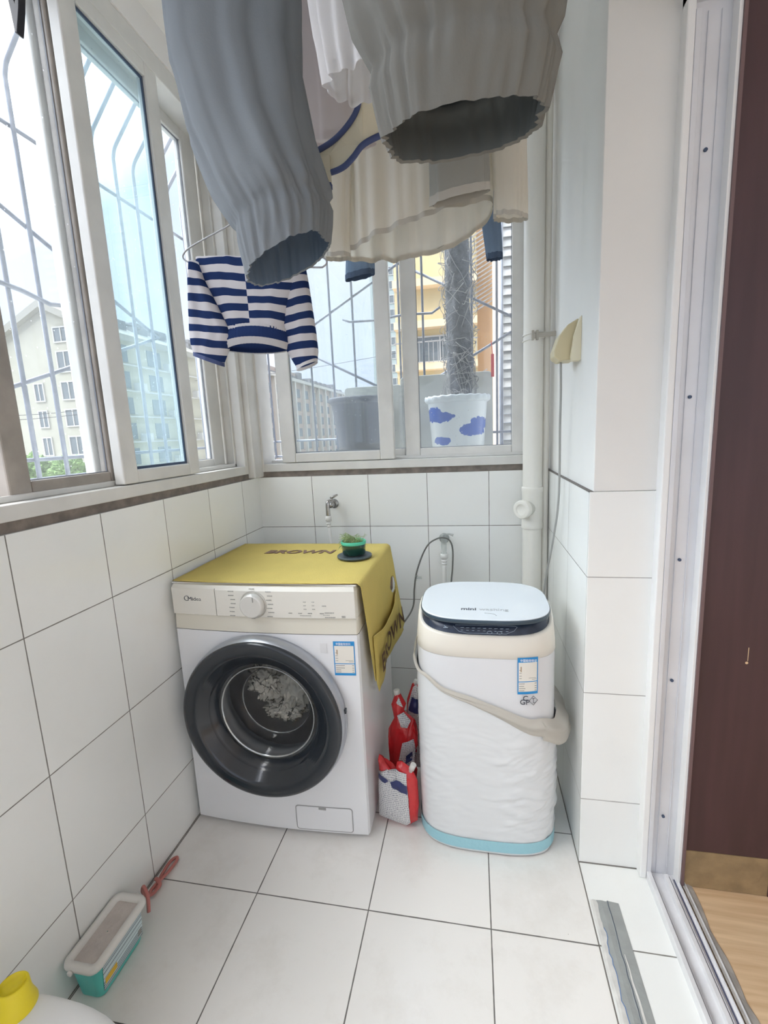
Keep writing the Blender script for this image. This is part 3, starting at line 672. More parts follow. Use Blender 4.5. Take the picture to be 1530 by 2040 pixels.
# printed controls on the deck slope
mb = MB()
def dk(u, v):   # u = x, v 0..1 across the slope
    dx = u - MX; k = max(0.0, 1 - (abs(dx) / .190) ** 3.4) ** (1 / 3.4)
    return Vector((u, MY - .1455 * k + .0005 + .006 * v - .004, .7005 + .022 * v))
pa = [dk(u, v) for u, v in ((.884, .85), (.90, .25), (.925, .08), (1.03, .12), (1.052, .5), (1.06, .95), (1.055, 1.05), (.96, 1.08), (.89, 1.0))]
mb.tube(pa, .0005, 4)
for i in range(9): u = .905 + i * .0155; mb.tube([dk(u, .72), dk(u + .009, .74)], .0008, 4); mb.tube([dk(u, .42), dk(u + .007, .42)], .0007, 4)
for u in (.985, 1.012): mb.tube([dk(u + .007 * math.cos(a), .25 + .16 * math.sin(a)) for a in [k * PI / 5 for k in range(10)]], .0006, 4, closed=True)
mb.tube([dk(.858, .75), dk(.868, .55)], .0016, 5); mb.tube([dk(.856, .5), dk(.870, .62)], .0012, 5)
q = mb.build('deck_print', mat('deck_print', (.45, .55, .66), .5), mw)
def bodyP(x, off=0):
    k = max(0.0, 1 - (abs(x - MX) / .2055) ** 3.4) ** (1 / 3.4); return MY - .158 * k - off
P2 = lambda u, v, d: Vector((1.060 + u, bodyP(1.060 + u, d + .001), .528 + v))
label(mw, P2, .056, .110, '中国能效标识', 4, ((1, .12, 0), (0, 0, 1)))
text('C', .022, (1.074, bodyP(1.07, .002), .509), (1, .08, 0), (0, 0, 1), M_ink, mw, 'logo_letter', off=.0001)
text('GP', .022, (1.066, bodyP(1.07, .002), .497), (1, .08, 0), (0, 0, 1), M_ink, mw, 'logo_letter')
MB().tube([(1.104 + dx, bodyP(1.104 + dx, .0015), .507 + dz) for dx, dz in ((0, .014), (.012, 0), (0, -.014), (-.012, 0))], .0008, 5, closed=True).build('diamond_logo', M_ink, mw)
MB().tube([(1.104 + dx, bodyP(1.104 + dx, .0015), .507 + dz) for dx, dz in ((-.004, .006), (.004, .006), (0, .006), (0, -.007), (.005, -.007))], .0007, 5).build('diamond_logo', M_ink, mw)
# wrapping film: up to a slanting edge
def fedge(x, y):    # edge height by place on the body
    a = (x + .2055) / .411
    f = .575 - .155 * max(0.0, min(1.0, a)) ** .8
    if y > 0: f += .02
    return f
M_film = mat('white_film', (.74, .76, .77), .35, bump=.0, coat=.15)
def film_ring(k, n, seed):
    R = []
    for i, th in enumerate(TH):
        x, y = sup(th, .2085, .161, 3.4); t = k / n; z = .004 + (fedge(x, y) - .004) * t
        rightness = max(0, (x + .05) / .25)
        q = Vector((x * 16 + seed, z * 22, y * 16)); wr = abs(noise.noise(q + Vector((0, z * 20, 0)))) * .008 + abs(noise.noise(Vector((x * 9 + z * 26, z * 60 - x * 30, 7)))) * .007
        wr *= (.25 + .9 * rightness) * (.4 + .6 * math.sin(PI * min(1, t * 1.05)))
        s = 1 + wr / .19
        R.append(Vector((MX + x * s, MY + y * s, z)))
    return R
TH = [2 * PI * k / 300 for k in range(300)]
film = MB().loft([film_ring(k, 110, 0) for k in range(111)]).build('wrapping_film', M_film, mw)
hr = []
for k in range(13):
    R = []
    for i, th in enumerate(TH):
        x, y = sup(th, .2085, .161, 3.4); a = max(0, min(1, (x + .2) / .4)); wd = .010 + .050 * a ** 1.3 + (.012 if x > .15 else 0)
        t = k / 12; z = fedge(x, y) + .012 - wd * t - .004 * math.sin(th * 9)
        flare = max(0, (x - .10) / .10) * max(0, 1 - abs(y + .02) / .17)
        o = .004 + .010 * math.sin(PI * t) * (.4 + a) + .035 * flare * (t ** .8) + .003 * noise.noise(Vector((x * 30, t * 4, y * 30))) + .002 * math.sin(t * 12 + x * 20)
        s = 1 + max(.002, o) / .19
        R.append(Vector((MX + x * s, MY + y * s, z - .018 * flare * t)))
    hr.append(R)
MB().loft(hr).build('film_hem', cloth('beige_film', (.66, .63, .57), .3, bump=.5, bscale=60), mw)
MB().loft([[Vector((MX + sup(th, .212, .1645)[0], MY + sup(th, .212, .1645)[1], z)) for th in TH] for z in (.012, .022, .036, .048)]).build('blue_band', mat('pale_blue_tape', (.34, .62, .70), .4, bump=.2, bscale=60), mw)

# ------------------------------------------------------------------ refill pouches between the machines
def dashes(name, base, ink, rows_=90, cut=.5, zmin=None):
    m = bpy.data.materials.new(name); m.use_nodes = True; t = m.node_tree; b = t.nodes['Principled BSDF']; b.inputs['Roughness'].default_value = .3
    tcn = t.nodes.new('ShaderNodeTexCoord'); mp = t.nodes.new('ShaderNodeMapping'); mp.inputs['Scale'].default_value = (1, 1, 1); mp.inputs['Rotation'].default_value = (0, .12, 0)
    lnk(t, tcn.outputs['Object'], mp.inputs[0]); sp = t.nodes.new('ShaderNodeSeparateXYZ'); lnk(t, mp.outputs[0], sp.inputs[0])
    zr = m_op(t, 'MULTIPLY', sp.outputs['Z'], 1 / .0062); fr = m_op(t, 'FRACT', zr); line = m_op(t, 'LESS_THAN', fr, .55)
    cb = t.nodes.new('ShaderNodeCombineXYZ'); lnk(t, m_op(t, 'MULTIPLY', sp.outputs['X'], 420), cb.inputs[0]); lnk(t, m_op(t, 'FLOOR', zr), cb.inputs[1])
    n = t.nodes.new('ShaderNodeTexNoise'); n.inputs['Scale'].default_value = 1; lnk(t, cb.outputs[0], n.inputs['Vector'])
    k = m_op(t, 'MULTIPLY', line, m_op(t, 'GREATER_THAN', n.outputs['Fac'], cut))
    mc = t.nodes.new('ShaderNodeMix'); mc.data_type = 'RGBA'; lnk(t, k, mc.inputs[0]); mc.inputs[6].default_value = (*base, 1); mc.inputs[7].default_value = (*ink, 1); lnk(t, mc.outputs[2], b.inputs['Base Color'])
    return m
M_pw = dashes('pouch_white_print', (.72, .71, .70), (.20, .21, .26)); M_pr = mat('pouch_red', (.62, .02, .025), .2, coat=.3, bump=.4, bscale=40); M_pn = mat('pouch_navy', (.03, .04, .14), .3)
M_cap = mat('white_cap', (.80, .79, .75), .35)
def pouch(label_, o, xd, zd, out, wht, caps, navy, th=.022, seed=1, group='empty laundry refill pouches', handle=None):
    o = Vector(o); xd = Vector(xd).normalized(); zd = Vector(zd).normalized(); yd = xd.cross(zd).normalized()
    if yd.y > 0: yd = -yd
    t_ = thing('refill_pouch', label_, 'pouch', tuple(o), group)
    cx = sum(p[0] for p in out) / len(out); cz = sum(p[1] for p in out) / len(out)
    def pill(poly, off, mat_, nm, bulge=1.0, par=t_, two=True):
        bm = bmesh.new(); vs = [bm.verts.new((p[0], 0, p[1])) for p in poly]; f = bm.faces.new(vs)
        bmesh.ops.triangulate(bm, faces=[f]); 
        for _ in range(3): bmesh.ops.subdivide_edges(bm, edges=bm.edges[:], cuts=1, use_grid_fill=True)
        def dist(u, v):
            d = 1e9; n = len(out)
            for i in range(n):
                a = Vector(out[i]); b = Vector(out[(i + 1) % n]); p = Vector((u, v)); ab = b - a; k = max(0, min(1, (p - a).dot(ab) / max(1e-9, ab.length_squared))); d = min(d, (a + ab * k - p).length)
            return d
        vsd = [(v.co.x, v.co.z) for v in bm.verts]; fsd = [[v.index for v in f.verts] for f in (bm.verts.index_update() or bm.faces)]
        mbb = MB()
        for side in ((1, -1) if two else (1,)):
            P = []
            for u, v in vsd:
                d = min(1, dist(u, v) / .035); h = th * math.sqrt(max(0, 1 - (1 - d) ** 2)) * bulge
                h += (.004 * nse(u * 50 + seed, v * 50) + .009 * abs(nse(u * 24, v * 34 + seed, 2)) * (1 if seed > 1 else .4)) * d
                P.append(o + xd * u + zd * v + yd * side * (h + off))
            mbb.add(P, fsd, 0, True)
        bm.free(); return mbb.build(nm, mat_, par)
    pill(out, .0005, M_pr, 'film_body')
    for k, poly in enumerate(wht): pill(poly, .0042, M_pw, 'printed_panel', two=False)
    for poly in navy: pill(poly, .0068, M_pn, 'navy_band', two=False)
    for (u, v, r, h, du, dv) in caps:
        ax = xd * du + zd * dv; MB().lathe([(r * .7, 0), (r * .7, h * .3), (r, h * .3), (r, h * .95), (r * .9, h)], o + xd * u + zd * v + yd * .004, ax, 20).build('spout_cap', M_cap, t_)
    return t_
fo = [(0, 0), (.012, -.004), (.105, -.012), (.135, .012), (.140, .07), (.137, .15), (.118, .185), (.085, .20), (.068, .195), (.060, .165), (.045, .165), (.018, .195), (.004, .205), (.0, .19), (.004, .16), (0, .10)]
pouch('crumpled red and white refill pouch standing in front of the other pouches', (.622, -.600, .012), (1, -.22, 0), (0, .10, 1), fo,
      [[(.005, .004), (.10, -.006), (.118, .012), (.114, .10), (.108, .175), (.075, .180), (.070, .15), (.052, .142), (.006, .158)]],
      [(.115, .175, .0095, .030, .45, 1)], [[(.006, .135), (.006, .154), (.034, .146), (.048, .139), (.035, .128)], [(.052, .136), (.062, .118), (.112, .110), (.112, .140), (.075, .150)]], seed=1)
fo2 = [(0, 0), (.088, -.004), (.098, .06), (.080, .11), (.103, .15), (.104, .185), (.078, .21), (.092, .245), (.058, .272), (.066, .298), (.044, .338), (.030, .338), (.012, .29), (.020, .24), (-.002, .20), (.014, .15), (.002, .10), (.012, .05)]
pouch('taller twisted red pouch leaning behind the front pouch', (.640, -.47, .02), (1, -.05, 0), (-.02, .12, 1), fo2,
      [[(.040, .02), (.085, .02), (.074, .11), (.096, .152), (.092, .18), (.052, .165), (.036, .10)], [(.036, .262), (.058, .27), (.084, .244), (.070, .216), (.048, .222)], [(.034, .305), (.058, .290), (.044, .325)]],
      [(.036, .325, .011, .022, -.1, 1), (.052, .222, .012, .02, .2, 1)], [[(.055, .03), (.083, .035), (.08, .085), (.062, .07)], [(.06, .09), (.082, .10), (.086, .135), (.064, .12)]], th=.018, seed=2)
fo3 = [(0, 0), (.08, 0), (.085, .10), (.078, .20), (.082, .30), (.065, .345), (.045, .33), (.025, .27), (.02, .18), (.0, .09)]
pouch('grey and navy printed pouch squeezed against the mini washing machine', (.668, -.385, .02), (1, .05, 0), (0, .06, 1), fo3,
      [[(.004, .02), (.078, .01), (.078, .19), (.078, .30), (.062, .335), (.05, .325), (.03, .26), (.024, .17)]],
      [(.058, .33, .009, .018, .3, 1)], [[(.03, .235), (.076, .22), (.078, .275), (.045, .29)], [(.01, .06), (.05, .05), (.06, .12), (.02, .13)]], th=.016, seed=3)

# ------------------------------------------------------------------ drain pipe
pp = thing('drain_pipe', 'thick white plastic drain pipe standing in the back right corner', 'pipe', (1.173, -.052, 0))
PX, PY = 1.173, -.052
MB().lathe([(.0365, .0), (.0365, 2.54)], (PX, PY, 0), (0, 0, 1), 40, cap0=False, cap1=False).build('pipe_body', M_pvc, pp)
MB().lathe([(.0368, .872), (.0405, .872), (.041, .878), (.041, .890), (.0395, .893), (.0395, 1.015), (.041, 1.018), (.041, 1.034), (.0368, 1.038)], (PX, PY, 0), (0, 0, 1), 40, cap0=False, cap1=False).build('coupling', M_pvc, pp, bevel=.0008)
ax = Vector((-.62, -.78, 0)).normalized()
co = MB().lathe([(.030, .0), (.030, .052), (.034, .053), (.034, .062)], (PX, PY, .955), ax, 36).build('cleanout_port', M_pvc, pp)
MB().lathe([(.0335, .060), (.036, .061), (.0365, .074), (.034, .078), (.022, .079), (.0195, .074), (.0001, .073)], (PX, PY, .955), ax, 36, cap1=False).build('cleanout_cap', M_pvc, pp, bevel=.0006)
for z in (1.585, 1.605): MB().tube([(PX + .0385 * math.cos(a), PY + .0385 * math.sin(a), z + .004 * math.cos(a)) for a in [k * PI / 16 for k in range(32)]], .0022, 6, closed=True).build('clamp_ring', M_pvc, pp)
MB().box(PX - .012, PX - .004, PY - .047, PY - .036, 1.578, 1.612).box(PX + .004, PX + .012, PY - .047, PY - .036, 1.578, 1.612).box(PX + .012, 1.2458, PY - .044, PY - .040, 1.587, 1.603).build('clamp_bracket', mat('clamp_metal', (.45, .42, .36), .4, metal=.5), pp, bevel=.0008)
cdp = MB().lathe([(.012, .0), (.012, 2.54)], (1.2215, -.045, 0), (0, 0, 1), 20, cap0=False, cap1=False).build('conduit', M_pvc)
tag(cdp, 'thin white conduit running down the corner behind the drain pipe', 'conduit')

# socket shroud on the right wall with its cable
sk = thing('socket_box', 'beige wedge-shaped plastic socket cover on the right wall beside the pipe', 'socket', (1.24, -.45, 1.45))
M_bg = mat('aged_beige_plastic', (.62, .54, .34), .4, vary=.08); M_bg2 = mat('aged_beige_light', (.74, .68, .50), .4)
# side profile in (x out of wall, z)
pf1 = [(0, 0.008), (.012, 0), (.050, 0), (.066, .012), (.066, .030), (.052, .070), (.030, .098), (.004, .112), (0, .112)]
MB().prism(pf1, lambda u, v: (1.2458 - u, -.470, 1.452 + v), lambda u, v: (1.2458 - u, -.395, 1.452 + v)).build('cover', M_bg, sk, bevel=.004)
MB().prism([(0, 0.0), (.040, 0), (.044, .012), (.030, .07), (.004, .118), (0, .118)], lambda u, v: (1.2458 - u * .6, -.505, 1.446 + v), lambda u, v: (1.2458 - u * .55, -.474, 1.446 + v)).build('back_shell', M_bg2, sk, bevel=.003)
cb = MB().tube(spline([(1.205, -.43, 1.455), (1.212, -.40, 1.36), (1.214, -.385, 1.26), (1.2195, -.36, 1.12), (1.216, -.36, 1.00), (1.208, -.31, .86), (1.195, -.25, .70), (1.19, -.20, .45), (1.18, -.15, .02)], 8), .0036, 8).build('power_cable', mat('grey_cable', (.36, .36, .34), .5))
tag(cb, 'grey power cable hanging from the beige socket cover down the wall', 'cable')

# taps
M_chr = mat('worn_chrome', (.42, .41, .40), .22, metal=.9)
tp1 = thing('wall_tap', 'small chrome wall tap with white hose above the yellow cover', 'tap', (.345, 0, .985))
MB().lathe([(.021, .0), (.020, .004), (.011, .006), (.011, .020), (.013, .022), (.013, .040), (.012, .052), (.0001, .055)], (.345, .0, .975), (0, -1, 0), 24).build('tap_body', M_chr, tp1)
MB().tube(spline([(.345, -.030, .984), (.338, -.040, .990), (.333, -.050, .985), (.332, -.052, .955), (.332, -.052, .928)], 5), .0095, 14).build('spout', M_chr, tp1)
MB().tube([(.343, -.034, .992), (.346, -.034, 1.004)], .006, 12).tube([(.340, -.036, 1.004), (.352, -.034, 1.009), (.372, -.030, 1.018)], [.005, .006, .0035], 10).build('lever', M_chr, tp1)
M_hose = mat('hose_white', (.78, .78, .76), .4)
h1 = MB().lathe([(.012, 0), (.0125, -.004), (.0135, -.005), (.0135, -.022), (.009, -.024), (.009, -.030), (.0105, -.031), (.0105, -.036), (.0085, -.037), (.0085, -.042), (.0095, -.043), (.0095, -.048)], (.332, -.052, .930), (0, 0, 1), 20)
h1.tube(spline([(.332, -.052, .884), (.338, -.058, .83), (.352, -.075, .74), (.36, -.10, .60), (.36, -.12, .3), (.36, -.12, .05)], 6), .0078, 10)
tag(h1.build('water_hose', M_hose), 'white ribbed water hose running down from the chrome tap behind machine', 'hose')
M_clr = glass_mat('clear_plastic', (.90, .91, .90), .28, rough=.15, spot=False)
tp2 = thing('clear_tap', 'translucent plastic tap on the back wall above the mini washing machine', 'tap', (.822, 0, .82))
MB().lathe([(.022, 0), (.021, .003), (.010, .005), (.010, .034), (.0001, .035)], (.822, 0, .818), (0, -1, 0), 24).build('tap_body', M_clr, tp2)
MB().lathe([(.012, .022), (.013, .012), (.011, 0), (.012, -.02), (.010, -.052), (.0125, -.056), (.0125, -.060)], (.822, -.034, .818), (0, 0, 1), 20).build('spout', M_clr, tp2)
MB().tube([(.822, -.034, .840), (.845, -.034, .843), (.862, -.034, .838)], [.005, .004, .006], 10).build('lever', M_clr, tp2)
h2 = MB().lathe([(.0125, 0), (.016, -.003), (.016, -.020), (.011, -.022), (.011, -.028), (.0125, -.029), (.0125, -.034), (.010, -.035), (.010, -.040), (.0115, -.041), (.0115, -.047)], (.822, -.034, .760), (0, 0, 1), 20)
h2.tube(spline([(.822, -.034, .714), (.822, -.040, .62), (.83, -.05, .5), (.85, -.06, .2), (.85, -.06, .03)], 6), .0085, 10)
tag(h2.build('water_hose', M_hose), 'white ribbed water hose dropping behind the mini washing machine', 'hose')
cd2 = MB().tube(spline([(.40, -.16, .03), (.52, -.17, .25), (.595, -.15, .40), (.64, -.10, .46), (.682, -.045, .52), (.690, -.030, .60), (.700, -.028, .665), (.725, -.028, .74), (.757, -.040, .80), (.795, -.052, .828), (.822, -.052, .832), (.846, -.046, .82), (.858, -.040, .78), (.856, -.040, .70), (.848, -.05, .60), (.846, -.05, .3)], 8), .0034, 8)
tag(cd2.build('loose_cord', mat('dark_grey_cord', (.16, .16, .15), .5)), 'dark grey cord looped over the translucent tap on back wall', 'cord')
mb = MB().lathe([(.0052, 0), (.0052, .022)], (.6965, -.028, .640), (.2, 0, 1), 12).box(.700, .724, -.032, -.029, .646, .656); tag(mb.build('cord_tag', M_clr), 'clear tag wrapped round the dark grey cord', 'tag')

# ------------------------------------------------------------------ dehumidifier box, lanyard, bottle at the left wall
M_teal = mat('teal_plastic', (.09, .56, .50), .35)
bxx = thing('dehumidifier_box', 'teal plastic moisture absorber box with white rim on floor by left wall', 'box', (.05, -1.13, 0))
def rrect(x0, x1, y0, y1, r, z, n=5):
    return [Vector((a, b, z)) for a, b in rr_path(x0, x1, y0, y1, r, n)]
def hexa(cx, cy, hx, hy, r, z): return rrect(cx - hx, cx + hx, cy - hy, cy + hy, r, z)
bc = (.052, -1.138)
MB().loft([hexa(*bc, .030, .066, .014, .001), hexa(*bc, .032, .070, .016, .006), hexa(*bc, .039, .080, .016, .100)], cap0=True).build('tub', M_teal, bxx)
MB().loft([hexa(*bc, .0395, .081, .017, .092), hexa(*bc, .046, .089, .020, .094), hexa(*bc, .0475, .0905, .021, .100), hexa(*bc, .046, .089, .020, .107), hexa(*bc, .040, .083, .016, .109), hexa(*bc, .032, .074, .008, .107), hexa(*bc, .030, .072, .006, .099)]).build('rim', mat('rim_white', (.76, .74, .70), .45), bxx)
MB().loft([hexa(*bc, .0303, .0723, .006, .099), hexa(*bc, .001, .001, .0005, .0985)]).build('membrane', mat('paper_membrane', (.62, .56, .52), .9, bump=.9, bscale=35, vary=.16, vscale=18), bxx)
MB().lathe([(.006, 0), (.0065, .004), (.003, .006)], (.035, -1.2285, .097), (0, -1, 0), 14).build('rim_knob', MATS['rim_white'], bxx)
MB().lathe([(.006, 0), (.0065, .004), (.003, .006)], (.060, -1.0475, .097), (0, 1, 0), 14).build('rim_knob', MATS['rim_white'], bxx)
def bside(y, z, d): return Vector((bc[0] + .032 + (z - .006) / .094 * .007 + d, y, z))
lp = lambda y0, y1, z0, z1, d, m, nm, par=bxx: MB().prism([(y0, z0), (y1, z0), (y1, z1), (y0, z1)], lambda u, v: bside(u, v, d), lambda u, v: bside(u, v, d - .0004)).build(nm, m, par)
lbx = lp(-1.200, -1.072, .016, .088, .0012, dashes('box_label_print', (.62, .74, .76), (.16, .20, .24), cut=.5), 'paper_label')
lp(-1.196, -1.160, .030, .046, .0018, mat('warning_yellow', (.80, .50, .05), .6), 'warning_patch', lbx)
lp(-1.088, -1.076, .024, .042, .0018, M_mark, 'dark_patch', lbx)
M_pink = mat('pink_cord', (.46, .16, .14), .5)
ln = thing('lanyard', 'dusty pink looped cord lying on floor behind the teal box', 'cord', (.03, -.92, 0))
MB().tube(spline([(.088, -1.045, .05), (.082, -1.035, .085), (.060, -1.020, .095), (.04, -1.005, .06), (.034, -.985, .022), (.040, -.965, .012), (.030, -.94, .008), (.022, -.905, .008), (.020, -.87, .008), (.030, -.852, .008), (.038, -.862, .008), (.036, -.90, .008), (.030, -.935, .012), (.026, -.962, .012), (.034, -.978, .016)], 8), .0048, 8).build('loop', M_pink, ln)
MB().tube(spline([(.018, -.93, .014), (.030, -.937, .020), (.042, -.945, .014), (.036, -.955, .008)], 6), .0055, 8).build('knot', M_pink, ln)
M_pb = mat('bottle_white', (.80, .80, .79), .4); M_yc = mat('cap_yellow', (.86, .70, .02), .35)
bt = thing('detergent_bottle', 'white bottle with a bright yellow cap on the floor, bottom left', 'bottle', (.17, -1.41, 0))
bc2 = (.192, -1.395)
def br(z, hx, hy, dx=0, r=.02): return hexa(bc2[0] + dx, bc2[1], hx, hy, min(r, hx * .9, hy * .9), z * 1.18)
MB().loft([br(.002, .105, .05), br(.012, .112, .055), br(.13, .113, .055, r=.035), br(.165, .106, .053, -.004, .04), br(.19, .088, .048, -.016, .04), br(.205, .060, .042, -.040, .036), br(.213, .040, .034, -.066, .032), br(.22, .026, .026, -.084, .024)], cap0=True, cap1=True).build('bottle_body', M_pb, bt, subsurf=1)
cpz = (bc2[0] - .088, bc2[1] + .004)
MB().lathe([(.031, .0), (.0345, .006), (.035, .020), (.031, .030), (.0275, .040), (.0245, .062), (.0225, .064), (.0205, .062), (.0195, .056), (.0001, .055)], (cpz[0], cpz[1], .240), (-.03, .1, 1), 36, cap1=False).build('cap', M_yc, bt)

# ------------------------------------------------------------------ laundry hanging from the drying rails
for k, xr in enumerate((.62, .90)):
    t_ = MB().tube([(xr, -3.4, 2.47), (xr, -.62, 2.47)], .011, 12)
    for y in (-2.9, -1.75, -.7): t_.tube([(xr, y, 2.47), (xr, y, 2.55)], .003, 6)
    tag(t_.build('drying_rail', M_steel), ['steel drying rail nearer the window wall, under the ceiling', 'steel drying rail nearer the door wall, under the ceiling'][k], 'rail', 'drying rails')
M_gA = cloth('blue_grey_twill', (.245, .265, .28), .22, tcol=(.34, .37, .40)); M_gB = cloth('warm_grey_twill', (.22, .215, .195), .22, tcol=(.30, .29, .265))
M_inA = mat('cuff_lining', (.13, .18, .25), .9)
def tube_cloth(rings, n=160, gather=None, seed=0, amp=.03, soft=.06, e=2.3, k2=3):
    """rings: (z, xc, hw, yc, hd, tiltx, g) ; g = strength of gathered pleats at that ring"""
    out_ = []
    # densify
    R = []
    for a, b in zip(rings[:-1], rings[1:]):
        m_ = max(2, int(abs(b[0] - a[0]) / .007))
        for i in range(m_): f = i / m_; R.append([a[j] * (1 - f) + b[j] * f for j in range(7)])
    R.append(list(rings[-1]))
    for (z, xc, hw, yc, hd, tx, g) in R:
        row = []
        for i in range(n):
            th = 2 * PI * i / n; x, y = sup(th, 1, 1, e)
            fine = g * amp * (math.sin(th * 24 + 3 * nse(th * 2, seed)) + .7 * math.sin(th * 41 + seed + 5 * nse(z * 12, th)))
            big = soft * (1 - g * .7) * (1.3 * nse(math.cos(th) * 1.7 * k2 / 3 + seed, math.sin(th) * 1.7, z * 6) + 1.1 * nse(math.cos(th) * 3.2 + seed, math.sin(th) * 3.2, z * 2.2 + 9) + .8 * nse(math.cos(th) * 6 + seed, math.sin(th) * 6 + z * 3, z * 2.5 + 3) * min(1, g * 4 + .08))
            s_ = 1 + fine + big
            px = xc + x * hw * s_; py = yc + y * hd * s_
            row.append(Vector((px, py, z + tx * (px - xc) + .004 * nse(th * 3, z * 9, seed) * (1 - g))))
        out_.append(row)
    return out_
def trouser(name, label_, m, rings, seed, hook):
    t_ = thing(name, label_, 'trousers', (rings[-1][1], rings[-1][3], rings[0][0]))
    R = tube_cloth(rings, seed=seed, amp=.022, soft=.13)
    MB().loft(R).build('leg', m, t_)
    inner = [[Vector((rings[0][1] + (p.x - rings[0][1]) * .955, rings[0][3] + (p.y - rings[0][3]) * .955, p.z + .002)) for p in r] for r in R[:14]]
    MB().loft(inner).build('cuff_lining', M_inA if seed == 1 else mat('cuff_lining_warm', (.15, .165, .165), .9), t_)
    MB().loft([R[0], inner[0]]).build('cuff_edge', m, t_)
    top = rings[-1]; MB().box(top[1] - .012, top[1] + .012, top[3] - .012, top[3] + .012, top[0] - .03, top[0] + .005).tube([(top[1], top[3], top[0]), (hook, top[3], 2.462)], .002, 6).build('hook', M_gask, t_)
    return t_
# z, xc, hw, yc, hd, tilt, gather
trouser('jogger_trousers', 'blue-grey elastic-cuffed trouser leg hanging left, above the striped top', M_gA,
        [(1.575, .632, .073, -1.10, .066, .38, .9), (1.60, .632, .077, -1.10, .068, .38, 1), (1.630, .630, .080, -1.10, .070, .32, 1), (1.650, .626, .077, -1.10, .068, .28, .9), (1.662, .622, .083, -1.10, .074, .24, .4), (1.70, .604, .093, -1.10, .078, .1, .06),
         (1.78, .575, .102, -1.10, .080, 0, 0), (1.88, .558, .104, -1.10, .080, 0, 0), (2.00, .572, .106, -1.10, .08, 0, 0), (2.2, .60, .10, -1.10, .06, 0, 0), (2.40, .62, .05, -1.10, .03, 0, 0), (2.45, .62, .02, -1.10, .012, 0, 0)], 1, .62)
trouser('jogger_trousers', 'warm grey elastic-cuffed trouser leg hanging closest, top centre-right', M_gB,
        [(1.563, .938, .081, -1.40, .046, .02, .9), (1.575, .938, .084, -1.40, .050, .02, 1), (1.605, .938, .090, -1.40, .060, .02, 1), (1.622, .937, .086, -1.40, .058, .01, .9), (1.634, .935, .094, -1.40, .068, 0, .4), (1.66, .93, .102, -1.40, .076, 0, .06),
         (1.74, .928, .108, -1.40, .08, 0, 0), (1.9, .925, .115, -1.40, .08, 0, 0), (2.2, .91, .10, -1.40, .06, 0, 0), (2.42, .90, .04, -1.40, .03, 0, 0), (2.455, .90, .02, -1.40, .012, 0, 0)], 5, .90)

# white garment with a loose hem, beside the warm grey trousers
def simple(name, label_, cat_, m, rings, seed, hx, amp=.02, soft=.12, e=2.2, k2=3, lining=None):
    t_ = thing(name, label_, cat_, (rings[-1][1], rings[-1][3], rings[0][0]))
    R = tube_cloth(rings, seed=seed, amp=amp, soft=soft, e=e, k2=k2)
    MB().loft(R).build('fabric', m, t_)
    MB().loft([[p + Vector(((p.x - rings[0][1]) * .006, (p.y - rings[0][3]) * .02 - .0006, -.0005)) for p in R[0]], [p + Vector(((p.x - rings[0][1]) * .006, (p.y - rings[0][3]) * .02 - .0006, .001)) for p in R[2]]]).build('hem', lining or m, t_)
    top = rings[-1]; MB().tube([(top[1], top[3], top[0] - .01), (hx, top[3], 2.462)], .0018, 6).build('hook', M_gask, t_)
    return t_
M_whc = cloth('white_cotton', (.74, .73, .72), .4, tcol=(.86, .84, .84)); M_pkc = cloth('pale_pink_cotton', (.66, .61, .60), .45, tcol=(.80, .74, .73))
M_crm = cloth('cream_cotton', (.70, .67, .60), .45, tcol=(.80, .76, .68)); M_grt = cloth('grey_tee', (.34, .34, .31), .3, tcol=(.45, .44, .41)); M_crh = cloth('cream_hem', (.50, .48, .43), .2)
M_nvp = mat('navy_piping', (.045, .065, .16), .8); M_vest = cloth('cream_print', (.72, .68, .56), .35, tcol=(.80, .76, .62))
simple('white_top', 'white cotton garment with wavy hem between the two grey trouser legs', 'shirt', M_whc,
       [(1.757, .800, .052, -1.20, .040, 0, 0), (1.78, .800, .056, -1.20, .042, 0, 0), (1.82, .805, .064, -1.20, .040, 0, 0), (2.0, .82, .07, -1.20, .035, 0, 0), (2.3, .86, .05, -1.20, .02, 0, 0), (2.44, .90, .015, -1.2, .01, 0, 0)], 11, .90, soft=.3)
simple('pale_shirt', 'pale pinkish shirt hanging behind the white garment with wavy hem', 'shirt', M_pkc,
       [(1.845, .685, .075, -.92, .022, -.1, 0), (1.90, .685, .076, -.92, .022, 0, 0), (2.1, .69, .085, -.92, .022, 0, 0), (2.35, .66, .06, -.92, .02, 0, 0), (2.44, .62, .012, -.92, .01, 0, 0)], 13, .62, soft=.12)
# small printed face on the pale shirt
# vest with navy piping
vt = thing('piped_vest', 'cream baby vest with navy piping hanging behind the white garment', 'vest', (.70, -1.0, 1.76))
outl = [(.655, 1.802), (.655, 1.771), (.68, 1.764), (.712, 1.762), (.735, 1.772), (.755, 1.790), (.785, 1.806), (.81, 1.815), (.815, 1.95), (.80, 2.08), (.768, 2.08), (.765, 1.96), (.762, 1.905), (.755, 1.86), (.745, 1.838), (.72, 1.82), (.69, 1.812)]
def vx(u, v): return Vector((u, -1.0 + .012 * math.sin(u * 40) + .01 * math.sin(v * 22), v))
MB().prism(outl, vx, lambda u, v: vx(u, v) + Vector((0, .004, 0))).build('fabric', M_vest, vt)
MB().tube(spline([vx(u, v) + Vector((0, -.003, 0)) for u, v in ((.765, 1.96), (.762, 1.905), (.755, 1.86), (.745, 1.838), (.72, 1.82), (.69, 1.812), (.655, 1.802))], 6), .0052, 8).build('neck_piping', M_nvp, vt)
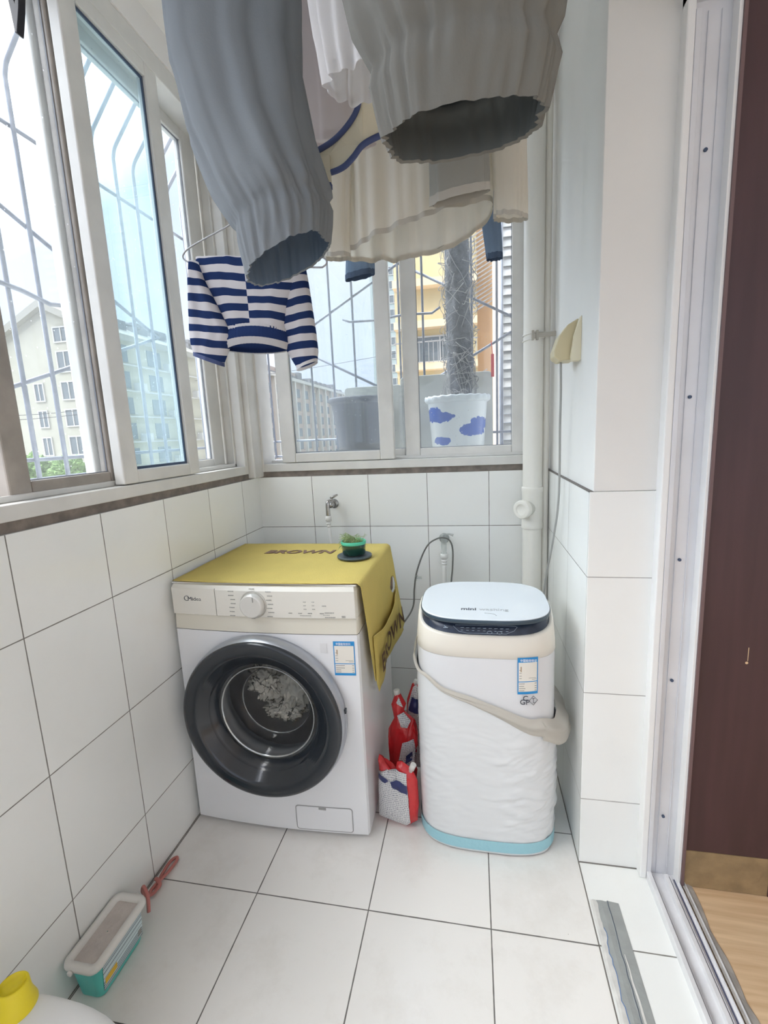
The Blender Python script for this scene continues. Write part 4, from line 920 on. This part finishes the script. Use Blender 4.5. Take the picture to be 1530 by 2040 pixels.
MB().tube(spline([vx(u, v) + Vector((0, -.002, 0)) for u, v in ((.655, 1.771), (.68, 1.764), (.712, 1.762), (.735, 1.772), (.755, 1.790), (.785, 1.806), (.805, 1.812))], 6), .0052, 8).build('hem_piping', M_nvp, vt)
MB().box(.655, .687, -.99, -.984, 1.742, 1.79).build('tail', M_vest, vt); MB().box(.655, .687, -.992, -.982, 1.734, 1.743).build('tail_piping', M_nvp, vt)
MB().tube([(.785, -1.0, 2.07), (.62, -1.0, 2.462)], .0018, 6).build('hook', M_gask, vt)
# big pale tee: body, two sleeves
f_t = thing('long_tee', 'large translucent cream t-shirt with curved hem, widest garment in the middle', 'shirt', (.82, -.70, 1.70))
n = 200; rows = []
for k in range(60):
    t = k / 59; row = []
    for i in range(n):
        th = 2 * PI * i / n; x, y = sup(th, 1, 1, 2.3); X = .815 + x * (.185 + .012 * t); s_ = 1 + .5 * nse(math.cos(th) * 5, math.sin(th) * 3, t * 1.2) + .35 * nse(X * 38, 3, t)
        Y = -.70 + y * (.058 * (1 - t) + .03 * t) * s_
        zh = (1.717 + .22 * max(0, X - .66)) if y < 0 else (1.712 + .07 * max(0, (X - .82) / .2) ** 2)
        w_ = .5 - .5 * max(-1, min(1, y * 2.2)); zh = w_ * (1.717 + .22 * max(0, X - .66)) + (1 - w_) * (1.712 + .06 * max(0, (X - .80) / .2) ** 2) + .006 * nse(X * 14, w_)
        row.append(Vector((X, Y, zh + (2.30 - zh) * t)))
    rows.append(row)
MB().loft(rows).build('body', M_crm, f_t)
MB().loft([[p + Vector((0, -.0008 if p.y < -.7 else .0008, -.0003)) for p in rows[0]], [p + Vector((0, -.0008 if p.y < -.7 else .0008, .012)) for p in rows[0]]]).build('hem', M_crh, f_t)
for nm, rg in (('sleeve', [(1.700, .622, .032, -.735, .022, -.1, 0), (1.76, .62, .033, -.735, .022, 0, 0), (1.98, .63, .045, -.73, .02, 0, 0), (2.2, .68, .05, -.71, .02, 0, 0)]),
               ('sleeve', [(1.740, 1.036, .036, -.735, .022, -.15, 0), (1.80, 1.036, .035, -.735, .022, 0, 0), (1.98, 1.03, .04, -.73, .02, 0, 0), (2.2, .97, .05, -.71, .02, 0, 0)])):
    R = tube_cloth(rg, seed=21 + rg[0][1], amp=.01, soft=.12); MB().loft(R).build(nm, M_crm, f_t)
    MB().loft([R[0], [p + Vector((0, -.0006, .010)) for p in R[0]]]).build('sleeve_hem', M_crh, f_t)
MB().tube([(.815, -.70, 2.29), (.90, -.70, 2.462)], .002, 6).build('hook', M_gask, f_t)
simple('grey_shorts', 'dark grey short leg with stitched hem hanging in front of the cream t-shirt', 'shorts', M_grt,
       [(1.768, .925, .062, -.80, .016, .12, 0), (1.80, .925, .062, -.80, .018, .08, 0), (2.0, .925, .066, -.80, .02, 0, 0), (2.3, .91, .05, -.80, .02, 0, 0), (2.44, .90, .012, -.80, .01, 0, 0)], 17, .90, soft=.10, lining=M_crh)
jn = thing('denim_trousers', 'small blue denim trousers whose two cuffs peek below the cream t-shirt', 'trousers', (.80, -.45, 1.74))
M_dn = cloth('denim', (.20, .27, .37), .3, bump=.6, tcol=(.34, .44, .58)); 
for rg in ([(1.742, .612, .044, -.45, .02, .12, 0), (1.80, .615, .042, -.45, .02, .1, 0), (2.0, .66, .05, -.45, .02, 0, 0), (2.2, .76, .08, -.45, .02, 0, 0)], [(1.750, 1.015, .022, -.45, .016, -.0, 0), (1.85, 1.005, .026, -.45, .018, 0, 0), (2.0, .96, .04, -.45, .02, 0, 0), (2.2, .86, .08, -.45, .02, 0, 0)]):
    R = tube_cloth(rg, seed=31 + rg[0][1], amp=.01, soft=.1); MB().loft(R).build('leg', M_dn, jn); MB().loft([[p + Vector((0, -.001, .0)) for p in R[0]], [p + Vector((0, -.0015, .008)) for p in R[1]]]).build('cuff', mat('denim_dark', (.05, .08, .14), .8), jn)
MB().box(.68, .94, -.465, -.435, 2.19, 2.30).tube([(.81, -.45, 2.29), (.90, -.45, 2.45)], .002, 6).tube([(.90, -.45, 2.45), (.90, -.64, 2.462)], .002, 6).build('waist', M_dn, jn)

# striped baby top on a wire hanger
per = .0345
def stripe_m(nm, z0, slope, xs=9, ph=0): return cloth(nm, (.70, .67, .68), .35, tcol=(.78, .74, .76), stripes=(z0, per, .5, slope, xs, ph, (.025, .045, .13)))
M_s0 = stripe_m('stripe_body', 1.7585, .11, .416, .016); M_s1 = stripe_m('stripe_sleeve_a', 1.7565, .16); M_s2 = stripe_m('stripe_sleeve_b', 1.745, -.08)
sp_ = thing('striped_top', 'navy and white striped baby top on a wire hanger by the windows', 'top', (.42, -.80, 1.49))
def sheet_tube(rows_, n, yc, hd, seed, m, nm, par, soft=.004):
    R = []
    for (zl, xl, zr, xr) in rows_:
        row = []
        for i in range(n):
            th = 2 * PI * i / n; c, s_ = sup(th, 1, 1, 2.4); f = (c + 1) / 2
            x = xl + (xr - xl) * f; z = zl + (zr - zl) * f
            row.append(Vector((x, yc + s_ * hd * (1 + .3 * nse(x * 30, z * 8, seed)) + soft * nse(x * 45, seed, z * 12), z)))
        R.append(row)
    # densify
    D = []
    for a, b in zip(R[:-1], R[1:]):
        for k in range(8): D.append([p.lerp(q, k / 8) for p, q in zip(a, b)])
    D.append(R[-1]); o_ = MB().loft(D).build(nm, m, par); return D
D = sheet_tube([(1.532, .330, 1.520, .505), (1.55, .335, 1.54, .500), (1.60, .318, 1.585, .512), (1.66, .285, 1.645, .545), (1.695, .277, 1.665, .556), (1.716, .280, 1.680, .550)], 90, -.80, .026, 3, M_s0, 'body', sp_)
wb = []
for k, (dz, sc_, hd) in enumerate(((0, 1.0, .027), (-.012, 1.04, .036), (-.028, 1.03, .038), (-.040, .96, .034), (-.043, .92, .032))):
    row = []
    for i in range(140):
        th = 2 * PI * i / 140; c, s_ = sup(th, 1, 1, 2.2); x = .4175 + c * .087 * sc_; row.append(Vector((x, -.80 + s_ * (hd + .0012 * math.sin(th * 60)), 1.530 + dz - .06 * (x - .4175) + .012 * (1 - c * c) * (1 if s_ < 0 else -.3))))
    wb.append(row)
MB().loft(wb[:4]).build('waistband', cloth('navy_rib', (.025, .045, .13), .3), sp_); MB().loft([[p + Vector((0, -.0012 if p.y < -.8 else .0012, dz)) for p in wb[0]] for dz in (-.004, .005)]).build('waistband_edge', cloth('white_rib_top', (.66, .64, .64), .3), sp_); MB().loft([[p + Vector((0, -.001 * (1 if p.y < -.8 else -1), .0)) for p in r] for r in wb[2:]] ).build('waistband_edge', cloth('white_rib', (.66, .64, .64), .3), sp_)
D = sheet_tube([(1.494, .254, 1.462, .332), (1.512, .249, 1.488, .348), (1.545, .249, 1.520, .368), (1.60, .254, 1.59, .335), (1.66, .262, 1.66, .305), (1.70, .272, 1.70, .295)], 70, -.815, .022, 5, M_s1, 'sleeve', sp_)
MB().loft([[p + Vector((.004 * (1 if p.x > .295 else -1) * 0, -.0015, -.010)) for p in D[0]], D[0]]).build('sleeve_cuff', M_nvp, sp_)
D = sheet_tube([(1.440, .516, 1.458, .570), (1.462, .504, 1.476, .574), (1.500, .484, 1.516, .572), (1.545, .480, 1.562, .568), (1.60, .498, 1.61, .564), (1.64, .515, 1.645, .560), (1.672, .53, 1.672, .555)], 70, -.79, .022, 8, M_s2, 'sleeve', sp_)
MB().loft([[p + Vector((0, -.001, -.008)) for p in D[0]], D[0]]).build('sleeve_cuff', MATS['white_rib'], sp_)
hg = thing('wire_hanger', 'thin grey wire hanger carrying the navy striped baby top', 'hanger', (.43, -.80, 1.70))
MB().tube(spline([(.430, -.80, 1.80), (.36, -.80, 1.775), (.27, -.80, 1.745), (.244, -.80, 1.728), (.250, -.80, 1.714), (.28, -.80, 1.707), (.44, -.80, 1.685), (.58, -.80, 1.664), (.606, -.80, 1.664), (.612, -.80, 1.676), (.59, -.80, 1.692), (.52, -.80, 1.735), (.430, -.80, 1.80)], 5), .0021, 8).tube([(.43, -.80, 1.80), (.44, -.80, 1.9), (.60, -.80, 2.44), (.615, -.80, 2.482), (.63, -.80, 2.48), (.634, -.80, 2.46)], .0021, 8).build('wire', mat('wire_grey', (.36, .36, .37), .4, metal=.3), hg)
# black peg hanging top left
pg = thing('clothes_peg', 'black clothes peg hanging at the top left before the window', 'peg', (.255, -1.2, 1.92))
MB().prism([(.247, 1.915), (.252, 1.912), (.262, 1.945), (.268, 1.972), (.263, 1.974), (.256, 1.955), (.249, 1.975), (.242, 1.973), (.245, 1.945)], lambda u, v: (u, -1.206, v), lambda u, v: (u, -1.194, v)).build('jaw', M_black, pg, bevel=.0015)
MB().tube([(.244, -1.2, 1.965), (.235, -1.2, 2.05), (.30, -1.2, 2.3), (.62, -1.2, 2.482)], .0018, 6).tube([(.266, -1.2, 1.968), (.272, -1.2, 2.0), (.25, -1.2, 2.08)], .0015, 6).build('cord', M_black, pg)

# ------------------------------------------------------------------ security cage outside
cg = thing('security_cage', 'grey steel bar security cage outside both windows', 'security cage', (-.3, .2, 1.15))
XO, YO = -.45, .47
for i in range(-22, 9):
    y = -.10 + i * .1105
    if y < -2.6 or y > YO + .01: continue
    MB().tube(spline([(XO, y, 1.16), (XO, y, 1.8), (XO, y, 2.36)], 2) + spline([(XO, y, 2.40), (XO + .012, y, 2.435), (XO + .04, y, 2.47)], 3) + [(-.14, y, 2.79)], .0075, 8).build('vertical_bar', M_steel, cg)
for i in range(-4, 14):
    x = .005 + i * .118
    if x < XO + .05 or x > 1.5: continue
    MB().tube([(x, YO, 1.16), (x, YO, 2.40), (x, YO - .012, 2.435), (x, YO - .04, 2.47), (x, .13, 2.77)], .0058, 8).build('vertical_bar', M_steel, cg)
def bar(a, b, r=.007, nm='cross_bar'): MB().tube([a, b] if not isinstance(a, list) else a, r, 8).build(nm, M_steel, cg)
for z in (1.17, 1.235, 2.265): bar((XO - .008, -2.7, z), (XO - .008, YO, z), .0065); 
for z in (1.17, 1.25): bar((XO, YO + .008, z), (1.5, YO + .008, z), .006)
for a, b in (((-.63, 2.01), (.06, 1.745)), ((-.68, 1.465), (.06, 1.745)), ((-.63, 2.01), (-1.32, 1.745)), ((-.68, 1.465), (-1.32, 1.745))): bar((XO - .010, a[0], a[1]), (XO - .010, b[0], b[1]))
for a, b in (((0, 1.755), (.60, 2.085)), ((0, 1.755), (.60, 1.44)), ((1.2, 1.755), (.60, 2.085)), ((1.2, 1.755), (.60, 1.44))): bar((a[0], YO + .010, a[1]), (b[0], YO + .010, b[1]), .0065)
bar([Vector(p) for p in ((XO + .012, -.80, 1.775), (XO + .012, -.62, 1.762), (XO + .012, -.52, 1.745), (XO + .012, -.48, 1.752), (XO + .014, -.44, 1.765))], None, .0075)
bar([Vector(p) for p in ((.31, YO - .012, 1.845), (.345, YO - .012, 1.83), (.48, YO - .012, 1.826), (.62, YO - .012, 1.84), (.76, YO - .012, 1.835), (.80, YO - .012, 1.86))], None, .006)
mb = MB()
for i in range(26): y = -2.6 + i * .12; mb.tube([(XO, y, 1.155), (-.14, y, 1.155)], .004, 6)
for i in range(15): x = XO + .05 + i * .13; mb.tube([(x, .13, 1.155), (x, YO, 1.155)], .004, 6)
mb.tube([(XO + .15, -2.6, 1.158), (XO + .15, YO, 1.158)], .005, 6).tube([(XO, .28, 1.158), (1.5, .28, 1.158)], .005, 6)
mb.build('floor_grate', M_steel, cg)

fb = thing('plastic_board', 'translucent grey plastic board standing behind the two plant pots', 'board', (.67, .43, 1.165))
M_brd = mat('grey_board', (.56, .57, .54), .6, vary=.15, vscale=8)
MB().prism(rr_path(.300, .60, 1.165, 1.508, .02), lambda u, v: (u, .443, v), lambda u, v: (u, .451, v)).prism(rr_path(.59, 1.045, 1.165, 1.545, .025), lambda u, v: (u, .452, v), lambda u, v: (u, .460, v)).build('panel', M_brd, fb, bevel=.003)
# pots
def pot(name, label_, c, rt_, rb_, z0, z1, m, mr, scal=0):
    t_ = thing(name, label_, 'plant pot', (c[0], c[1], z0))
    R = []
    prof_ = [(rb_ * .96, z0), (rb_, z0 + .004), (rt_ * .9, z1 - .035), (rt_ * .915, z1 - .03)]
    MB().lathe([(r, z - z0) for r, z in prof_], (c[0], c[1], z0), (0, 0, 1), 64, cap1=False).build('pot_body', m, t_)
    for r, z in ((rt_ * .915, z1 - .03), (rt_ * .99, z1 - .022), (rt_, z1 - .006), (rt_ * .98, z1), (rt_ * .9, z1 - .004), (rt_ * .88, z1 - .04)):
        R.append([Vector((c[0] + r * math.cos(q) * (1 + scal * math.cos(q * 22)), c[1] + r * math.sin(q) * (1 + scal * math.cos(q * 22)), z + scal * .12 * math.cos(q * 22))) for q in [2 * PI * k / 132 for k in range(132)]])
    MB().loft(R).build('pot_rim', mr, t_)
    MB().lathe([(rt_ * .89, 0), (.0001, .006)], (c[0], c[1], z1 - .035), (0, 0, 1), 40, cap0=False, cap1=False).build('soil', MATS['soil'], t_)
    return t_
pot('grey_pot', 'plain dark grey plastic plant pot outside, left of the painted pot', (.420, .270), .148, .104, 1.163, 1.440, mat('grey_pot', (.15, .15, .17), .5), MATS['grey_pot'])
M_por = mat('porcelain', (.66, .70, .72), .25)
t = M_por.node_tree; b = t.nodes['Principled BSDF']; tcn = t.nodes.new('ShaderNodeTexCoord'); last = None
def blob(cx, cz, rx, rz, k):
    sp = t.nodes.new('ShaderNodeSeparateXYZ'); lnk(t, tcn.outputs['Object'], sp.inputs[0])
    n_ = t.nodes.new('ShaderNodeTexNoise'); n_.inputs['Scale'].default_value = k; lnk(t, tcn.outputs['Object'], n_.inputs['Vector'])
    dx = m_op(t, 'DIVIDE', m_op(t, 'SUBTRACT', sp.outputs['X'], cx), rx); dz = m_op(t, 'DIVIDE', m_op(t, 'SUBTRACT', sp.outputs['Z'], cz), rz)
    d = m_op(t, 'ADD', m_op(t, 'MULTIPLY', dx, dx), m_op(t, 'MULTIPLY', dz, dz)); return m_op(t, 'LESS_THAN', m_op(t, 'ADD', d, m_op(t, 'MULTIPLY', n_.outputs['Fac'], 1.2)), 1.25)
ks = [blob(.800, 1.328, .085, .030, 40), blob(.775, 1.350, .04, .03, 90), blob(.945, 1.268, .07, .034, 40), blob(.975, 1.295, .05, .035, 110), blob(.81, 1.222, .05, .022, 40)]
k_ = ks[0]
for q in ks[1:]: k_ = m_op(t, 'MAXIMUM', k_, q)
mc = t.nodes.new('ShaderNodeMix'); mc.data_type = 'RGBA'; lnk(t, k_, mc.inputs[0]); mc.inputs[6].default_value = (.66, .70, .72, 1); mc.inputs[7].default_value = (.06, .13, .46, 1); lnk(t, mc.outputs[2], b.inputs['Base Color'])
pt2 = pot('porcelain_pot', 'white porcelain plant pot painted with blue flowers outside the back window', (.878, .300), .150, .118, 1.163, 1.422, M_por, mat('porcelain_rim', (.62, .66, .68), .3), .012)
rp = thing('moss_pole', 'thick grey moss pole wrapped in dry aerial roots standing in painted pot', 'moss pole', (.895, .31, 1.39))
M_root = mat('dry_root', (.34, .34, .35), .85, col2=(.52, .51, .50), vscale=30)
R = []
for k in range(60):
    z = 1.385 + k * .02
    R.append([Vector((.895 - .003 * k * .3 / 6 + (.052 + .012 * nse(math.cos(q) * 2, math.sin(q) * 2, z * 9)) * math.cos(q), .31 + (.052 + .012 * nse(math.cos(q) * 2, math.sin(q) * 2, z * 9)) * math.sin(q), z)) for q in [2 * PI * i / 28 for i in range(28)]])
MB().loft(R, cap1=True).build('pole_core', mat('pole_core', (.24, .25, .27), .9, bump=.8, bscale=120, vary=.3, vscale=40), rp)
mb = MB(); rg = random.Random(12)
for i in range(230):
    z = rg.uniform(1.40, 2.5); a = rg.uniform(0, 2 * PI); P_ = []
    L_ = rg.uniform(.06, .26); da = rg.uniform(-2.2, 2.2); dz = rg.uniform(-1, 1) * L_
    for s in range(5):
        f = s / 4; r_ = .062 + rg.uniform(-.004, .014) + (.02 * math.sin(PI * f) if rg.random() < .3 else 0); P_.append((.893 + r_ * math.cos(a + da * f), .31 + r_ * math.sin(a + da * f), max(1.39, z + dz * f + rg.uniform(-.01, .01))))
    mb.tube(spline(P_, 3), rg.uniform(.0009, .0022), 4)
for i in range(36):
    a = rg.uniform(0, 2 * PI); z = rg.uniform(1.5, 1.62); mb.tube(spline([(.893 + .06 * math.cos(a), .31 + .06 * math.sin(a), z), (.893 + .075 * math.cos(a + .4), .31 + .075 * math.sin(a + .4), (z + 1.39) / 2), (.89 + rg.uniform(.05, .10) * math.cos(a + .7), .31 + .09 * math.sin(a + .7), 1.39)], 3), .0013, 4)
q = mb.build('aerial_roots', M_root, rp); q['kind'] = 'stuff'
tag(MB().box(1.032, 1.046, .30, .306, 1.50, 1.60).tube([(1.039, .303, 1.60), (1.034, .32, 1.66)], .002, 6).build('red_tag', mat('red_plastic', (.62, .05, .05), .4), None, bevel=.002), 'small red plastic tag hanging outside, right of the painted pot', 'tag')
sd = thing('clapboard_wall', 'pale horizontal clapboard wall seen past the right end of back window', 'wall', (1.3, .95, .4))
mb = MB()
for i in range(46): z = .4 + i * .05; mb.add([(1.125, .90, z), (1.7, .90, z), (1.7, .915, z + .0485), (1.125, .915, z + .0485), (1.125, .93, z), (1.7, .93, z), (1.7, .93, z + .0485), (1.125, .93, z + .0485)], [(0, 1, 2, 3), (4, 7, 6, 5), (0, 3, 7, 4), (3, 2, 6, 7), (0, 4, 5, 1)], i % 2)
mb.build('boards', [mat('clap_a', (.66, .65, .64), .6), mat('clap_b', (.50, .50, .49), .6)], sd)
MB().tube([(1.112, .90, .4), (1.112, .90, 2.6)], .012, 10).build('corner_post', M_steel, sd)

# ------------------------------------------------------------------ the city outside
M_wall = mat('render_cream', (.43, .41, .33), .9, bump=.4, bscale=3, vary=.08, vscale=2); M_roof = mat('roof_grey', (.22, .22, .23), .8, vary=.1); M_win = mat('far_glass', (.15, .17, .18), .2)
M_eave = mat('eave', (.30, .29, .25), .9); M_pinkw = mat('render_pink', (.40, .34, .31), .9, vary=.06, vscale=1); M_white2 = mat('far_white', (.48, .47, .45), .8)
def win_x(par, X, y0, y1, z0, z1, m=M_win):   # facing +X
    w_ = MB().box(X - .05, X + .03, y0, y1, z0, z1).build('window', m, par)
def win_y(par, Y, x0, x1, z0, z1):
    fr_ = MB(); frame_y(fr_, Y - .05, Y + .05, x0 - .05, x1 + .05, z0 - .05, z1 + .05, .05, .05, .05, .05); fr_.box((x0 + x1) / 2 - .02, (x0 + x1) / 2 + .02, Y - .05, Y, z0, z1)
    w_ = fr_.build('window', M_white2, par); MB().box(x0, x1, Y - .02, Y + .02, z0, z1).build('pane', M_win, w_)
gb = thing('gable_building', 'cream rendered apartment block with a pointed gable, seen through left panes', 'building', (-16.3, 18, -11))
MB().prism([(-18.6, -11), (-14, -11), (-14, 5.85), (-16.3, 6.95), (-18.6, 5.9)], lambda u, v: (u, 15.3, v), lambda u, v: (u, 29.4, v)).build('wall', M_wall, gb)
mb = MB()
for a, b in (((-16.3, 7.25), (-13.75, 6.0)), ((-16.3, 7.25), (-18.9, 6.0))):
    mb.prism([(a[0], a[1]), (b[0], b[1]), (b[0], b[1] - .28), (a[0], a[1] - .28)], lambda u, v: (u, 15.05, v), lambda u, v: (u, 29.5, v))
mb.build('roof', M_eave, gb)
mb = MB(); rg = random.Random(4)
for i in range(9): y = 15.8 + i * 1.45; mb.box(-15.6, -14.8, y, y + .9, 6.2, 6.9 + rg.uniform(0, .3)); mb.tube([(-15.8, y, 7.2), (-14.6, y + .1, 6.75)], .09, 8)
mb.build('roof_heater', M_roof, gb)
for z0, z1 in ((5.62, 6.15), (4.42, 5.20), (3.30, 3.98), (2.20, 2.85), (1.0, 1.72), (-.2, .5)): win_y(gb, 15.3, -15.95, -15.28, z0, z1)
for z0, z1 in ((3.3, 3.98), (2.2, 2.85), (1.0, 1.72)): win_y(gb, 15.3, -17.3, -16.9, z0, z1)
for fl in range(5):
    z = .4 + fl * 1.12
    for k in range(6):
        y = 16.0 + k * 2.25; win_x(gb, -14, y, y + .95, z, z + .72); 
        if (k + fl) % 2: MB().box(-14, -13.7, y + 1.15, y + 1.65, z - .1, z + .25).build('air_conditioner', M_white2, gb)
mb = MB()
for fl in range(5): mb.box(-14.0, -13.85, 15.9, 29, .25 + fl * 1.12, .31 + fl * 1.12)
mb.build('ledge', M_white2, gb)
rb_ = thing('apartment_row', 'long pinkish cream apartment row with many windows, far behind back window', 'building', (-16, 42, -11))
MB().box(-19, -14, 30.2, 56, -11, 6.0).box(-18.5, -14.8, 30.5, 41, 6.0, 7.0).box(-18.5, -15, 43, 50, 6.0, 6.7).build('wall', M_pinkw, rb_)
MB().box(-19.2, -13.7, 30.0, 56.2, 5.95, 6.2).build('cornice', M_white2, rb_)
for fl in range(6):
    z = -.9 + fl * 1.12
    for k in range(12): y = 30.7 + k * 2.1; win_x(rb_, -14, y, y + 1.1, z, z + .72)
mb = MB()
for k in range(13): y = 30.2 + k * 2.1; mb.box(-14, -13.75, y, y + .22, -11, 6)
mb.build('pilaster', M_white2, rb_)
mb = MB(); rg = random.Random(8)
for k in range(16): y = 30.5 + k * 1.5; h = rg.uniform(.3, .9); mb.box(-15.5, -14.5, y, y + .8, 6.1, 6.2 + h)
mb.build('roof_clutter', M_roof, rb_)
# yellow block
M_yw = mat('render_yellow', (.62, .50, .28), .9, vary=.05, vscale=1); M_pw2 = mat('render_peach', (.64, .42, .24), .9); M_rail = mat('far_rail', (.30, .28, .26), .6)
yb = thing('yellow_building', 'sunlit yellow apartment block with balcony bands behind the moss pole', 'building', (.2, 15, -11))
MB().box(-1.5, 1.15, 14, 18, -11, 9).build('wall', M_yw, yb)
for z in (5.80, 4.55, 3.25, 1.9): MB().box(-1.5, 1.15, 13.6, 14, z, z + .22).build('band', mat('band_peach', (.74, .56, .36), .9), yb)
for z0 in (3.55, .9): win_y(yb, 14, -1.0, .9, z0, z0 + .75)
mb = MB()
for i in range(18): x = -1.45 + i * .15; mb.box(x, x + .02, 13.55, 13.57, 3.45, 4.1)
mb.box(-1.5, 1.15, 13.55, 13.58, 4.08, 4.12).build('railing', M_rail, yb)
MB().box(1.15, 1.75, 14.5, 18, -11, 9).build('side_wall', M_pw2, yb)
MB().box(1.62, 1.92, 13.7, 14.1, -11, 9).build('column', mat('column_peach', (.74, .60, .48), .9), yb)
mb = MB()
for i in range(22): z = 4.9 + i * .13; mb.add([(1.0, 13.9, z), (1.7, 13.9, z + .35), (1.7, 13.9, z + .39), (1.0, 13.9, z + .04)], [(0, 1, 2, 3)])
for i in range(18): z = 1.2 + i * .10; mb.add([(.95, 13.9, z), (1.45, 13.9, z + .25), (1.45, 13.9, z + .28), (.95, 13.9, z + .03)], [(0, 1, 2, 3)])
mb.build('louvre', M_rail, yb, solid=.03)
tb = thing('tower_block', 'pale greenish tower block far away left of the yellow building', 'building', (-5, 40, -11))
MB().box(-7.6, -3.6, 40, 46, -11, 20).build('wall', mat('tower_pale', (.34, .39, .38), .9), tb)
for fl in range(14):
    for k in range(3): win_y(tb, 40, -7.1 + k * 1.2, -6.4 + k * 1.2, 2 + fl * 1.15, 2.6 + fl * 1.15)
g_ = bx(-70, 60, 3, 120, -11.3, -11).build('ground', mat('ground_pale', (.55, .54, .48), .9)); g_['kind'] = 'structure'
for i, (x, y, z, r_) in enumerate(((-14.9, 12.3, .30, .75), (-13.35, 12.4, .35, .58), (-12.1, 12.9, .1, .5))):
    tr = thing('street_tree', ['leafy green tree top at the foot of gable wall, leftmost', 'smaller green tree top before the gable wall', 'green tree top at the corner of the gable building'][i], 'tree', (x, y, -11), 'trees below the gable building')
    bm = bmesh.new(); bmesh.ops.create_icosphere(bm, subdivisions=5, radius=1)
    for v in bm.verts: d = v.co.normalized(); v.co = Vector((x, y, z)) + d * r_ * (1 + .3 * noise.noise(d * 3 + Vector((i, 0, 0))) + .22 * noise.noise(d * 11))
    me = bpy.data.meshes.new('crown'); bm.to_mesh(me); bm.free(); me.materials.append(mat('leaf_green', (.20, .32, .10), .8, bump=1, bscale=6, vary=.4, vscale=4))
    o_ = bpy.data.objects.new('crown', me); C.objects.link(o_); o_.parent = tr; o_.location = -tr.location
    MB().tube([(x, y, -11), (x, y, z)], .15, 8).build('trunk', MATS['dry_root'], tr)
for i, (a, b) in enumerate((((-14, 7.5, 2.3), (-14.3, 15.3, 2.85)), ((-14, 7.5, 2.16), (-14.3, 15.3, 2.70)), ((-14, 22, 4.6), (-1.5, 14.6, 4.0)))):
    a, b = Vector(a), Vector(b)
    tag(MB().tube([a.lerp(b, k / 10) - Vector((0, 0, .15 * math.sin(PI * k / 10))) for k in range(11)], .010, 5).build('overhead_wire', M_black), ['upper thin overhead wire crossing before the gable wall', 'lower thin overhead wire crossing before the gable wall', 'thin overhead wire crossing the sky above the grey pot'][i], 'wire', 'overhead wires')
tag(MB().tube([(-14, 7.5, -11), (-14, 7.5, 2.6)], .12, 10).build('utility_pole', M_roof), 'grey utility pole carrying the two wires left of the gable building', 'pole')
